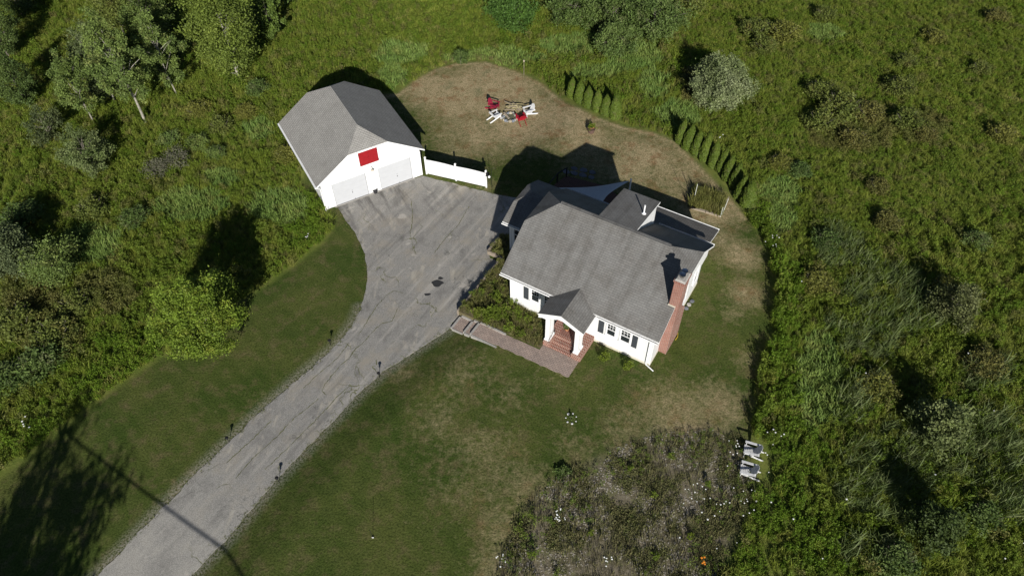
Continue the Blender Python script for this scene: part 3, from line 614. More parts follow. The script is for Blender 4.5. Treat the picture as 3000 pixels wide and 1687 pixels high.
# ------------------------------------------------------------------ fire pit and wood
P = gp(1283, 297); fp = thing('fire_pit', tuple(P), label='round stone fire pit between the adirondack chairs', cat='fire pit')
st_ = [flat('stone_grey', (.3, .3, .29), .9, var=.3), flat('stone_tan', (.4, .35, .26), .9, var=.3), flat('stone_blue', (.2, .22, .25), .9, var=.3)]
def blob(mb, c, r, seed, flatz=.7, n=6, mi=0):
    rr = random.Random(seed); rows = []
    for i in range(1, n):
        ph = PI*i/n; rows.append([(c[0]+r*math.sin(ph)*math.cos(2*PI*k/8)*rr.uniform(.8, 1.15), c[1]+r*math.sin(ph)*math.sin(2*PI*k/8)*rr.uniform(.8, 1.15), c[2]+r*flatz*math.cos(ph)*rr.uniform(.9, 1.1)) for k in range(8)])
    for a, b in zip(rows, rows[1:]):
        for k in range(8): mb.face([a[k], b[k], b[(k+1) % 8], a[(k+1) % 8]], mi)
    mb.face(list(reversed(rows[0])), mi); mb.face(rows[-1], mi)
for i in range(17):
    t = 2*PI*i/17+random.uniform(-.1, .1); rd = .62+random.uniform(-.07, .07); m = MB(); blob(m, (rd*math.cos(t), rd*math.sin(t), .08), random.uniform(.10, .18), i, .8); m.build('stone', st_[i % 3], fp)
m = MB(); m.face([(.5*math.cos(t), .5*math.sin(t), .03) for t in np.linspace(0, 2*PI, 20, False)]); m.build('ash_bed', flat('ash', (.12, .12, .075), .95, var=.4), fp)
m = MB(); m.tube([(-.5, .35, .3), (-.1, -.35, .22)], [.09, .08], 8); m.build('log', TIMBER, fp)
P = gp(1300, 276); wp = thing('branch_pile', tuple(P), label='pile of cut sticks and branches behind the fire pit', cat='wood pile')
stk = flat('cut_branch', (.36, .31, .17), .9, var=.35, scale=10)
for i in range(38):
    rr = random.Random(i+50); a = rr.gauss(-.45, .35); x, y, z = rr.uniform(-.5, .5), rr.uniform(-.35, .4), rr.uniform(.04, .35); l = rr.uniform(.35, .75)
    m = MB(); dx, dy = l*math.cos(a), l*math.sin(a); m.tube([(x-dx, y-dy, z), (x, y, z+.03), (x+dx, y+dy, z+rr.uniform(-.02, .1))], [.03, .035, .02], 5); m.build('stick', stk if i % 3 else TIMBER, wp)
# ------------------------------------------------------------------ leaf clouds
def leaf_cloud(centers, n, spread, size, rng, up=.5, tintc=None, flatten=1., droop=0., aspect=.55):
    c = centers[rng.integers(0, len(centers), n)] if tintc is None else None
    idx = rng.integers(0, len(centers), n); c = centers[idx]
    sp = spread if np.isscalar(spread) else spread[idx][:, None]
    off = rng.normal(size=(n, 3))*sp*.5; off[:, 2] *= flatten
    p = c+off
    nrm = rng.normal(size=(n, 3)); nrm[:, 2] = np.abs(nrm[:, 2])+up; nrm /= np.linalg.norm(nrm, axis=1)[:, None]
    a = rng.normal(size=(n, 3)); a -= (a*nrm).sum(1)[:, None]*nrm; a /= np.linalg.norm(a, axis=1)[:, None]; b = np.cross(nrm, a)
    s = (size*rng.uniform(.6, 1.3, n))[:, None]; a = a*s; b = b*s*aspect
    V = np.stack([p-a, p+b-a*.1, p+a-nrm*s*droop, p-b-a*.1], 1).reshape(-1, 3); Fq = np.arange(n*4).reshape(n, 4)
    t = np.clip(rng.normal(.4, .2, n)+(rng.uniform(-.28, .28, len(centers)))[idx], 0, 1)
    return V, Fq, np.repeat(t, 4)
def crown_centers(n, r, z0, z1, rng, top=.5, shell=.45, lump=.25):
    d = rng.normal(size=(n, 3)); d /= np.linalg.norm(d, axis=1)[:, None]
    k1 = rng.uniform(0, 6.28, 6); lat = np.arctan2(d[:, 1], d[:, 0])
    lum = 1+lump*(np.sin(lat*3+k1[0])*.4+np.sin(lat*5+k1[1]+d[:, 2]*4)*.35+np.sin(d[:, 2]*7+k1[2])*.3)+rng.normal(0, .06, n)
    rad = rng.uniform(shell, 1, n)**.6*lum; hz = (z1-z0)/2
    taper = np.where(d[:, 2] > 0, 1-top*d[:, 2]*.35, 1-.15*np.abs(d[:, 2]))
    return np.stack([d[:, 0]*rad*r*taper, d[:, 1]*rad*r*taper, (z0+z1)/2+d[:, 2]*rad*hz], 1)
M_MAPLE = leafmat('maple_leaves', (0.152, 0.231, 0.029), (0.211, 0.284, 0.037), (0.264, 0.277, 0.046), .6, .28)
M_POP = leafmat('poplar_leaves', (0.129, 0.188, 0.051), (0.163, 0.221, 0.056), (0.206, 0.229, 0.075), .4, .2)
M_BIRCH = leafmat('birch_leaves', (0.138, 0.190, 0.034), (0.178, 0.230, 0.046), None, .4, .3)
M_WILLOW = leafmat('willow_leaves', (.18, .22, .085), (.29, .32, .18), (.15, .21, .055), .5, .2, hi=(1.6, 1.55, 1.5))
M_DARK = leafmat('thicket_leaves', (0.086, 0.138, 0.034), (0.129, 0.182, 0.051), (0.173, 0.190, 0.086), .5, .2)
M_OLIVE = leafmat('olive_leaves', (.12, .155, .032), (.155, .18, .045), (.17, .155, .05), .5, .25)
M_SPRUCE = leafmat('spruce_needles', (.07, .11, .03), (.095, .135, .035), None, .6, .1)
M_ARB = leafmat('arborvitae_scales', (.075, .115, .014), (.10, .14, .018), (.10, .11, .03), 1.2, .1)
M_LIME = leafmat('lime_leaves', (.15, .2, .02), (.17, .22, .03), None, 2., .3)
def tree(name, label, cat, at, h, r, z0, mat, n, size, trunk=PALEBARK, tr=.09, seed=1, clumps=110, group=None, lean=(0, 0), top=1., P=None, spread=.7, limbs=26, lump=.25, shell=.45, extra=None):
    rng = np.random.default_rng(seed); rr = random.Random(seed); P = gp(*at) if P is None else np.array(P)
    t = thing(name, tuple(P), rr.uniform(0, 0.01), label=label, cat=cat, group=group)
    C = crown_centers(clumps, r, z0, h, rng, top, shell, lump); C[:, 0] += lean[0]*C[:, 2]/h; C[:, 1] += lean[1]*C[:, 2]/h
    V, Fq, ti = leaf_cloud(C, n, r*.36*spread, size, rng)
    o = bpy.data.objects.new('crown', npmesh('crown', V, Fq, mat, ti)); COL.objects.link(o); o.parent = t
    m = MB(); ax = [(lean[0]*z/h+.05*math.sin(z*1.1+seed), lean[1]*z/h+.05*math.cos(z*.9+seed), z) for z in np.linspace(-.1, h*.93, 9)]
    m.tube(ax, [tr*(1-.85*i/8) for i in range(9)], 8)
    for i in range(limbs):
        q = C[rr.randrange(len(C))]; zb = max(z0*.7, q[2]*rr.uniform(.55, .8)); bx, by = lean[0]*zb/h, lean[1]*zb/h
        mid = ((bx+q[0])/2, (by+q[1])/2, (zb+q[2])/2+.1); m.tube([(bx, by, zb), mid, tuple(q)], [tr*.38, tr*.22, tr*.08], 5)
    m.build('trunk', trunk, t); return t
tree('maple_tree', 'bright green round maple tree at the edge of the left lawn', 'tree', None, 6.5, 2.75, .6, M_MAPLE, 46000, .072, BARK, .14, 3, 230, P=(-19.9, 29.2, 0), spread=.42, lump=.18, top=.9, shell=.35)
tree('poplar_tree', 'tallest grey-green poplar with a long white trunk, left of the garage', 'tree', (367, 308), 10.4, 2.0, 2.2, M_POP, 24000, .085, PALEBARK, .12, 5, 150, lean=(-.3, .2), top=1.9, spread=.5, lump=.5)
tree('poplar_tree', 'shorter grey-green poplar left of the tallest one, bare pale trunk foot', 'tree', (237, 312), 6.6, 1.7, 1.5, M_POP, 12000, .08, PALEBARK, .07, 6, 80, top=1.4, spread=.5, lump=.5)
tree('poplar_tree', 'dark grey-green poplar between the tallest poplar and the yellow-green birch', 'tree', (443, 237), 7.6, 1.8, 1.5, M_POP, 14000, .08, PALEBARK, .07, 8, 85, top=1.6, spread=.5, lump=.5)
tree('poplar_tree', 'silvery poplar crown rising behind the tallest poplar', 'tree', (292, 262), 8.0, 1.9, 1.5, leafmat('silver_poplar', (.10, .14, .055), (.15, .18, .08), None, .5, .25), 13000, .095, PALEBARK, .08, 18, 100, top=1.2, lump=.35)
tree('birch_tree', 'large yellow-green birch at the top of the photo left of centre', 'tree', (605, 205), 10.5, 2.9, .8, M_BIRCH, 30000, .10, PALEBARK, .13, 9, 220, top=1.3, spread=.6, lump=.3)
tree('young_maple', 'small bright green young tree right of the large birch', 'tree', (690, 106), 4.9, 1.5, .9, leafmat('young_maple_leaves', (.13, .19, .04), (.16, .23, .05), None, .5, .3), 8000, .11, BARK, .06, 10, 70, spread=.5, lump=.4)
tree('dark_tree', 'shaded dark green tree at the top edge behind the poplars', 'tree', (392, 105), 7.0, 2.3, .8, M_POP, 13000, .10, BARK, .1, 12, 100)
tree('dark_tree', 'olive green tree at the top edge left of the birch', 'tree', (318, 100), 6.0, 1.9, .8, M_OLIVE, 10000, .10, BARK, .1, 13, 80)
tree('dark_tree', 'dark green tree just right of the large birch, at the top edge', 'tree', (700, 25), 5.5, 2.2, .4, M_DARK, 10000, .11, BARK, .1, 14, 80)
tree('spruce_tree', 'dark green spruce at the left edge, upper one', 'tree', (28, 150), 7.2, 2.1, .3, M_SPRUCE, 18000, .075, BARK, .1, 15, 120, top=2.4, P=None, spread=.5)
tree('spruce_tree', 'dark green spruce at the left edge, lower and shorter one', 'tree', (72, 265), 5.2, 1.8, .3, M_SPRUCE, 15000, .075, BARK, .1, 16, 110, top=2.4, spread=.5)
tree('spruce_tree', 'small dark spruce in the top left corner', 'tree', (60, 45), 4.5, 1.7, .3, M_SPRUCE, 9000, .085, BARK, .1, 17, 80, top=2.4)
tree('silver_willow', 'large rounded shrub with whitish silver leaves right of the long hedge row', 'shrub', (1803, 262), 4.3, 2.6, .1, M_WILLOW, 26000, .085, BARK, .08, 20, 150, spread=.5, lump=.22, top=.6)
tree('willow_shrub', 'silvery grey-green shrub with upright twigs left of centre in the left meadow', 'shrub', (240, 425), 3.6, 1.9, .2, leafmat('grey_willow', (.13, .175, .06), (.18, .215, .09), (.09, .14, .03), .6, .2), 12000, .075, BARK, .06, 21, 80, lump=.5, spread=.5)
tree('grey_shrub', 'thin grey shrub above and left of the silvery one', 'shrub', (135, 355), 3.0, 1.6, .2, leafmat('grey_shrub_leaves', (.095, .125, .05), (.13, .15, .065), None, .6, .2), 5500, .075, BARK, .06, 22, 60, lump=.5, spread=.5)
tree('willow_shrub', 'silvery shrub at the left edge halfway down', 'shrub', (45, 680), 4.0, 2.0, .2, leafmat('dull_willow', (.10, .13, .06), (.14, .17, .08), None, .6, .2), 13000, .085, BARK, .06, 23, 100, lump=.35)
tree('willow_shrub', 'muted grey-green shrub just right of the silvery shrub at the left edge', 'shrub', (150, 690), 2.8, 1.9, .1, M_POP, 10000, .075, BARK, .05, 24, 90, lump=.3)
tree('willow_shrub', 'pale green silvery shrub in the lower right meadow', 'shrub', (2345, 1100), 3.0, 1.55, .1, leafmat('dusty_leaves', (.10, .13, .04), (.16, .19, .075), (.1, .15, .03), .9, .2), 9000, .085, BARK, .05, 25, 90, lump=.35)
tree('dark_shrub', 'dark green shrub casting a black shadow at the lower right', 'shrub', (2330, 1350), 2.6, 1.3, .1, leafmat('shaded_shrub_leaves', (.055, .085, .022), (.08, .11, .03), None, .8, .2), 8000, .08, BARK, .05, 26, 70, lump=.35)
tree('speckled_shrub', 'grey-green shrub with pale leaf tips in the right meadow beside a black shadow', 'shrub', (2382, 800), 2.8, 1.5, .1, leafmat('speckled_leaves', (.09, .11, .035), (.13, .14, .06), None, .8, .2), 7500, .08, BARK, .05, 27, 70, lump=.4)
for i, (x, y, r, h, lab, mt) in enumerate([(1445,60,2.6,3.6,'leftmost dark shrub of the thicket at the top edge',M_DARK),(1540,70,3.0,4.6,'tall grey-twigged shrub in the middle of the top edge thicket',M_DARK),(1640,95,2.9,4.4,'dense shrub at the right of the top edge thicket, above the silver shrub',M_DARK),(1705,35,2.6,3.8,'rightmost shrub of the top edge thicket',M_OLIVE),(1545,135,2.0,3.0,'front shrub of the top edge thicket',M_DARK),
    (1590,10,3.0,4.6,'rear shrub of the top edge thicket, cut by the photo edge',M_DARK),(1290,62,2.6,2.4,'low wide dark green bush left of the top edge thicket',leafmat('deep_green', (0.072, 0.144, 0.027), (0.099, 0.180, 0.036), None, .6, .2))]):
    tree('thicket_shrub', lab, 'shrub', (x, y), h, r, .1, mt, 12000, .10, BARK, .07, 40+i, 100, group='thicket at the top edge', spread=.55, lump=.3, limbs=40)
# round clipped bush, arborvitae rows
tree('round_bush', 'small round green bush at the top of the dry back lawn', 'bush', (1160, 162), 1.45, .68, 0., M_DARK, 3500, .05, BARK, .04, 60, 60, lump=.06, top=.3, limbs=4)
def arb_mesh(seed):
    rng = np.random.default_rng(seed); n = 7000; z = rng.uniform(0.02, 1, n)**.9; r = .40*np.clip(1.02*(1-z**2.4), 0.02, 1)*np.where(z < .12, .8+z*1.6, 1)
    a = rng.uniform(0, 2*PI, n); r = r*rng.uniform(.82, 1.03, n)*(1+.07*np.sin(a*7+z*20)+.05*np.sin(a*3-z*9))
    p = np.stack([r*np.cos(a), r*np.sin(a), z*2.45], 1); out = np.stack([np.cos(a), np.sin(a), np.full(n, .5)], 1)
    nr = out+rng.normal(0, .45, (n, 3)); nr /= np.linalg.norm(nr, axis=1)[:, None]
    up = np.array([0, 0, 1.])+rng.normal(0, .3, (n, 3)); up -= (up*nr).sum(1)[:, None]*nr; up /= np.linalg.norm(up, axis=1)[:, None]; sd = np.cross(nr, up)
    s = (.075*rng.uniform(.7, 1.3, n))[:, None]; V = np.stack([p-up*s*.6, p+sd*s*.5, p+up*s, p-sd*s*.5], 1).reshape(-1, 3)
    return npmesh('arborvitae', V, np.arange(n*4).reshape(n, 4), M_ARB, np.repeat(np.clip(rng.normal(.4, .22, n), 0, 1), 4))
ARB = [arb_mesh(s) for s in range(3)]
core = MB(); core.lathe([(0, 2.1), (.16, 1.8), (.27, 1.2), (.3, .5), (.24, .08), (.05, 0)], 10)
C5 = lambda x, y: ((1620+x*.3036)/K, (200+y*.3036)/K)
ROW1 = [(178,300),(258,345),(338,388),(420,430),(506,465),(595,500)]; ROW2 = [(1225,742),(1300,795),(1385,852),(1457,905),(1545,975),(1622,1022),(1686,1100),(1748,1170),(1795,1275),(1872,1352)]
H1 = [2.0, 2.25, 2.1, 2.25, 2.0, 2.5]; H2 = [2.4, 2.45, 2.4, 2.75, 2.7, 2.45, 2.45, 2.45, 2.45, 2.6]
ordn = ['first', 'second', 'third', 'fourth', 'fifth', 'sixth', 'seventh', 'eighth', 'ninth', 'tenth']
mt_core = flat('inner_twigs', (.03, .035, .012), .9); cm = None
for row, hs, txt in ((ROW1, H1, 'short row of six arborvitae'), (ROW2, H2, 'long row of ten arborvitae')):
    for i, (q, h) in enumerate(zip(row, hs)):
        P = gp(*C5(*q)); P = P+np.array([0.05, .3, 0])
        t = thing('arborvitae', tuple(P), random.uniform(0, 6), label=f'{ordn[i]} narrow green arborvitae from the left in the {txt}', cat='shrub', group=txt)
        o = bpy.data.objects.new('crown', ARB[i % 3]); COL.objects.link(o); o.parent = t; wd = random.uniform(1.12, 1.4); t.rotation_euler.x = random.gauss(0, .025); t.rotation_euler.y = random.gauss(0, .025); t.scale = (wd*(1.15 if i == len(row)-1 else 1), wd*(1.15 if i == len(row)-1 else 1), h/2.45)
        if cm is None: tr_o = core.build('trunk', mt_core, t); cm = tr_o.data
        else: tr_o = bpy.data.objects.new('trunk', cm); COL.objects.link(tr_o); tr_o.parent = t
# scattered meadow shrubs, each a thing
def bush_mesh(name, mat, seed, n=3800, size=.075):
    rng = np.random.default_rng(seed); C = crown_centers(60, 1., .05, 1.35, rng, .5, .4, .35); V, Fq, t = leaf_cloud(C, n, .3, size, rng); return npmesh(name, V, Fq, mat, t)
twig = MB()
for i in range(14):
    a = i*2.4; twig.tube([(0, 0, 0), (.35*math.cos(a), .35*math.sin(a), .6), (.75*math.cos(a), .75*math.sin(a), 1.15+.2*math.sin(i))], [.025, .015, .006], 4)
M_RUST = leafmat('rusty_leaves', (.125, .13, .035), (.155, .145, .042), (.165, .14, .045), .7, .2); M_YEL = leafmat('yellow_green_leaves', (0.156, 0.168, 0.036), (0.204, 0.204, 0.048), None, .8, .25)
KIND = {'olive': ('olive brown', bush_mesh('foliage', M_OLIVE, 1)), 'rust': ('rusty brown', bush_mesh('foliage', M_RUST, 2)), 'yellow': ('yellow-green', bush_mesh('foliage', M_YEL, 3)), 'dark': ('dark green', bush_mesh('foliage', M_DARK, 4)), 'grey': ('grey-green', bush_mesh('foliage', M_POP, 5)), 'bare': ('nearly leafless grey-brown', bush_mesh('foliage', flat('bare_twig', (.12, .12, .075), .9), 6, 1500, .05))}
tw_me = None
SHR = [(2060,245,1.5,'olive','at the top left of the big shrub patch in the right meadow'),(2110,290,1.9,'olive','in the middle of the big shrub patch in the right meadow'),(2180,300,1.5,'rust','at the right of the big shrub patch in the right meadow'),(2060,320,1.5,'olive','at the lower left of the big shrub patch in the right meadow'),(2140,365,1.4,'rust','at the bottom of the big shrub patch in the right meadow'),
    (2275,320,1.5,'olive','right of the big shrub patch'),(2320,350,1.1,'rust','at the lower right of the shrub pair in the right meadow'),(2260,235,1.4,'olive','above the shrub pair in the right meadow'),(2275,165,1.1,'olive','in the upper right meadow'),(2345,105,1.2,'yellow','near the top right with pale tips'),(2070,50,1.2,'olive','at the top edge right of the thicket'),
    (1900,90,1.6,'olive','left part of the shrub mass above the silver shrub'),(1965,100,1.7,'yellow','right part of the shrub mass above the silver shrub'),(1920,130,1.4,'olive','front part of the shrub mass above the silver shrub'),(2205,480,1.,'rust','in the meadow right of the arborvitae'),(2225,570,1.1,'rust','below the rusty shrubs right of the lawn'),(2515,350,1.2,'yellow','near the right edge'),(2500,55,1.2,'rust','in the top right corner'),(2460,185,1.,'olive','near the right edge in the upper meadow'),
    (2470,930,1.3,'rust','near the right edge beside the cattails'),(2370,730,1.,'yellow','small one in the right meadow'),(2450,620,1.,'dark','near the right edge, small'),(1960,420,1.1,'yellow','right beside the long hedge row'),(2010,440,1.,'dark','in the meadow beyond the long hedge row'),(1745,200,1.2,'rust','just left of the silver shrub'),
    (655,235,1.15,'dark','round one up and left of the garage'),(620,290,1.1,'yellow','left of the garage roof'),(722,400,1.1,'yellow','with yellow flowers beside the garage wall'),(450,415,1.5,'bare','in the left meadow'),(400,440,1.3,'bare','left of the other leafless one'),(500,370,1.1,'grey','just above the leafless shrubs'),(545,395,.9,'grey','right of the leafless shrubs'),(430,360,1.,'grey','left of the small grey pair'),
    (240,540,1.4,'olive','below the silvery shrub in the left meadow'),(60,830,1.6,'olive','at the left edge'),(150,860,1.6,'olive','in the brownish weeds at the left'),(110,930,1.5,'dark','at the bottom of the brownish weeds'),(200,780,1.4,'olive','above the brownish weeds'),(30,960,1.4,'dark','at the left edge, low'),(60,560,1.6,'dark','at the left edge above the silvery shrub'),(340,560,1.2,'dark','in the left meadow centre'),
    (2080,620,1.2,'dark','at the top of the reed bed'),(2050,720,1.2,'yellow','at the left of the reed bed'),(2200,980,1.2,'yellow','in the lower right meadow'),(2470,1310,1.1,'dark','near the bottom right'),(2250,1420,1.2,'dark','at the bottom edge'),(230,250,1.3,'olive','between the left poplars'),(500,290,1.3,'yellow','below the dark poplar'),(560,330,1.2,'olive','between the poplars and the garage')]
for i, (x, y, r, kd, where) in enumerate(SHR):
    P = gp(x, y); t = thing('shrub', tuple(P), random.uniform(0, 6.28), label=f'{KIND[kd][0]} shrub {where}', cat='shrub'); hh = r*random.uniform(.55, .75); t.scale = (r*.9, r*.9, hh)
    o = bpy.data.objects.new('foliage', KIND[kd][1]); COL.objects.link(o); o.parent = t
    if tw_me is None: b_ = twig.build('stems', BARK, t); tw_me = b_.data
    else: b_ = bpy.data.objects.new('stems', tw_me); COL.objects.link(b_); b_.parent = t
# ------------------------------------------------------------------ tall meadow plants (stuff: instanced tufts)
def tuft_mesh(name, mat, seed, n, h, spread, bw, lean=.35, base=.12):
    rng = np.random.default_rng(seed); a = rng.uniform(0, 2*PI, n); r = base*np.sqrt(rng.uniform(0, 1, n)); p0 = np.stack([r*np.cos(a), r*np.sin(a), np.zeros(n)], 1)
    hh = h*rng.uniform(.55, 1.1, n); la = rng.uniform(0, 2*PI, n); ln = spread*rng.uniform(.2, 1, n)
    dv = np.stack([ln*np.cos(la), ln*np.sin(la), np.zeros(n)], 1); p1 = p0+dv*.3+np.array([0, 0, 1])*hh[:, None]*.6; p2 = p0+dv+np.array([0, 0, 1])*hh[:, None]*(1-lean*rng.uniform(0, 1, n))[:, None]
    sd = np.stack([np.cos(la+PI/2+rng.normal(0, .6, n)), np.sin(la+PI/2+rng.normal(0, .6, n)), np.zeros(n)], 1)*bw/2
    V = np.stack([p0-sd*.7, p0+sd*.7, p1+sd, p1-sd, p2+sd*.25, p2-sd*.25], 1).reshape(-1, 3); b = np.arange(n)[:, None]*6
    Fq = np.concatenate([b+np.array([[0, 1, 2, 3]]), b+np.array([[3, 2, 4, 5]])]); t = np.repeat(np.clip(rng.normal(.4, .25, n), 0, 1), 6)
    return npmesh(name, V, Fq, mat, t)
def forb_mesh(name, mat, seed, stems, h, r, leaf, per=16):
    rng = np.random.default_rng(seed); a = rng.uniform(0, 2*PI, stems); rr = r*np.sqrt(rng.uniform(0, 1, stems)); C = []
    for i in range(stems):
        H = h*rng.uniform(.65, 1.1); z = np.linspace(.35, 1, per)*H; C.append(np.stack([np.full(per, rr[i]*math.cos(a[i]))+rng.normal(0, .05, per), np.full(per, rr[i]*math.sin(a[i]))+rng.normal(0, .05, per), z], 1))
    C = np.concatenate(C); V, Fq, t = leaf_cloud(C, len(C), .05, leaf, rng, .35, aspect=.42, droop=.4); return npmesh(name, V, Fq, mat, t)
def instancer(name, pts, rot, scl, var, meshes, **kw):
    me = bpy.data.meshes.new(name); me.vertices.add(len(pts)); me.vertices.foreach_set('co', pts.astype(np.float32).ravel())
    for nm, ty, ar in (('rot', 'FLOAT_VECTOR', rot), ('scl', 'FLOAT_VECTOR', scl)):
        a = me.attributes.new(nm, ty, 'POINT'); a.data.foreach_set('vector', ar.astype(np.float32).ravel())
    a = me.attributes.new('var', 'INT', 'POINT'); a.data.foreach_set('value', var.astype(np.int32))
    me.materials.append(meshes[0].materials[0])
    o = bpy.data.objects.new(name, me); COL.objects.link(o); tag(o, kind='stuff', **kw)
    g = bpy.data.node_groups.new(name, 'GeometryNodeTree'); g.interface.new_socket('Geometry', in_out='INPUT', socket_type='NodeSocketGeometry'); g.interface.new_socket('Geometry', in_out='OUTPUT', socket_type='NodeSocketGeometry')
    N_ = g.nodes; gi = N_.new('NodeGroupInput'); go = N_.new('NodeGroupOutput'); jn = N_.new('GeometryNodeJoinGeometry')
    def na(nm, ty):
        x = N_.new('GeometryNodeInputNamedAttribute'); x.data_type = ty; x.inputs[0].default_value = nm; return x.outputs[0]
    ro, sc_, va = na('rot', 'FLOAT_VECTOR'), na('scl', 'FLOAT_VECTOR'), na('var', 'INT'); er = N_.new('FunctionNodeEulerToRotation'); g.links.new(ro, er.inputs[0])
    for i, sm in enumerate(meshes):
        src = bpy.data.objects.new(name+'_plant', sm); oi = N_.new('GeometryNodeObjectInfo'); oi.inputs[0].default_value = src; oi.inputs[1].default_value = True
        ip = N_.new('GeometryNodeInstanceOnPoints'); cmp_ = N_.new('FunctionNodeCompare'); cmp_.data_type = 'INT'; cmp_.operation = 'EQUAL'
        ia = [s for s in cmp_.inputs if s.type == 'INT']; g.links.new(va, ia[0]); ia[1].default_value = i
        g.links.new(gi.outputs[0], ip.inputs['Points']); g.links.new(cmp_.outputs[0], ip.inputs['Selection']); g.links.new(oi.outputs['Geometry'], ip.inputs['Instance'])
        g.links.new(er.outputs[0], ip.inputs['Rotation']); g.links.new(sc_, ip.inputs['Scale']); g.links.new(ip.outputs[0], jn.inputs[0])
    g.links.new(jn.outputs[0], go.inputs[0]); md = o.modifiers.new('plants', 'NODES'); md.node_group = g; return o
def scatter(name, X, Y, meshes, s0, s1, wind=(0, 0), zoff=0, zs=(.75, 1.25), Z=None, **kw):
    n = len(X); s = RNG.uniform(s0, s1, n)*(.7+.6*fbm(X, Y, 3.5, 7)); pts = np.stack([X, Y, (hgt(X, Y) if Z is None else Z)+zoff], 1)
    rot = np.stack([RNG.normal(0, .08, n)+wind[0], RNG.normal(0, .08, n)+wind[1], RNG.uniform(0, 2*PI, n) if wind == (0, 0) else RNG.normal(0, .5, n)], 1)
    scl = np.stack([s, s, s*RNG.uniform(*zs, n)*(1-.35*smooth((X-14)/4)*smooth((Y-36)/5))], 1); return instancer(name, pts, rot, scl, RNG.integers(0, len(meshes), n), meshes, **kw)
def jgrid(st, x0=-84, x1=80, y0=5, y1=112):
    X, Y = np.meshgrid(np.arange(x0, x1, st), np.arange(y0, y1, st)); X = X+RNG.uniform(-.5, .5, X.shape)*st; Y = Y+RNG.uniform(-.5, .5, Y.shape)*st; X, Y = X.ravel(), Y.ravel()
    D = np.stack([X, Y, np.full_like(X, -CH)], 1); dd = D@fw; px = 1500+F*(D@RT)/dd; py = 843.5-F*(D@UP)/dd
    ok = (px > -500) & (px < 3500) & (py > -420) & (py < 2050); return X[ok], Y[ok], px[ok]/K, py[ok]/K
def garage_mask(X, Y):
    a = (X-GX)*math.cos(GA)+(Y-GY)*math.sin(GA); b = -(X-GX)*math.sin(GA)+(Y-GY)*math.cos(GA); return (np.abs(a) < 4.3) & (b > -.4) & (b < 9.0)
def pxmask(px, py, blobs):
    m_ = np.zeros(len(px))
    for (x, y, rx, ry) in blobs: m_ = np.maximum(m_, np.exp(-(((px-x)/rx)**2+((py-y)/ry)**2)*1.1))
    return m_
g_mat = leafmat('meadow_grass_blades', (0.219, 0.290, 0.036), (0.304, 0.341, 0.066), (0.372, 0.348, 0.123), .22, .38)
g_dark = leafmat('weed_leaves', (0.140, 0.216, 0.025), (0.216, 0.280, 0.041), (0.251, 0.251, 0.056), .3, .38)
reed_m = leafmat('reed_blades', (0.149, 0.243, 0.055), (0.213, 0.290, 0.073), (0.269, 0.297, 0.092), .5, .2); brt_m = leafmat('bright_forb_leaves', (0.138, 0.236, 0.020), (0.190, 0.287, 0.030), (0.218, 0.259, 0.040), .5, .4)
rust_m = leafmat('brown_weed_leaves', (0.136, 0.160, 0.039), (0.173, 0.160, 0.051), (0.157, 0.188, 0.040), .5, .2); cat_m = leafmat('cattail_blades', (0.111, 0.161, 0.050), (0.176, 0.215, 0.083), (0.278, 0.292, 0.166), .9, .2)
straw_m = leafmat('straw_grass', (.16, .15, .055), (.2, .175, .08), (.13, .14, .04), .5, .2)
GR = [tuft_mesh('grass_tuft', g_mat, s, 56, .62, .42, .025, base=.28) for s in range(4)]; FB = [forb_mesh('weed', g_dark, s, 11, .72, .34, .058, 24) for s in range(4)]
RD = [tuft_mesh('reed_tuft', reed_m, s+20, 40, .62, .42, .036, .35, .34) for s in range(3)]; BF = [forb_mesh('bright_weed', brt_m, s+30, 11, .72, .34, .056, 24) for s in range(3)]
RF_ = [forb_mesh('brown_weed', rust_m, s+40, 10, .8, .34, .055, 22) for s in range(3)]; CT = [tuft_mesh('cattail', cat_m, s+50, 16, 1.5, .75, .03, .4, .32) for s in range(3)]; SG = [tuft_mesh('straw_tuft', straw_m, s+60, 40, .6, .3, .026, base=.25) for s in range(3)]
REED = [(1000,140,90,45),(1250,150,160,30),(1440,120,120,40),(1590,160,90,50),(1500,190,90,30),(1640,230,60,60),(480,520,130,60),(700,520,100,60),(230,620,100,60),(650,330,50,40),(2075,95,60,30),(2050,980,70,160),(1700,300,80,50),(1960,500,60,50),(990,200,50,40),(1960,560,40,60),(560,450,60,30)]
BRT = [(1960,860,60,160),(2010,1000,60,160),(1940,1250,90,160),(2050,1380,130,90),(1880,1420,70,50),(300,980,150,70),(780,620,70,50),(100,1100,120,60),(330,880,120,60),(800,480,60,80),(1980,720,70,60),(1750,180,70,60),(1950,560,80,60),(2000,1150,80,80),(760,560,60,60)]
RUS = [(130,850,110,90),(90,760,100,80),(2150,340,170,90),(2300,330,90,60),(280,740,110,70),(2480,930,70,50),(1740,240,40,60)]
CAT = [(2100,640,90,90),(2200,760,110,90),(2150,860,120,80),(2300,800,110,70),(2120,1020,90,90),(2400,1180,200,80),(2250,1280,120,90),(2450,1100,130,80),(2160,1200,110,120),(2520,1260,90,70),(2270,1100,100,60),(2450,960,90,60),(2180,1400,110,50)]
X, Y, px, py = jgrid(.40); sd = sdist(X, Y, LAWN); arbs = [gp(*C5(*q_))[:2]+np.array([.05, .05]) for q_ in ROW1+ROW2]; nearA = np.min([np.hypot(X-a_[0], Y-a_[1]) for a_ in arbs], 0)
ok0 = nearA > .75; X, Y, px, py, sd = X[ok0], Y[ok0], px[ok0], py[ok0], sd[ok0]
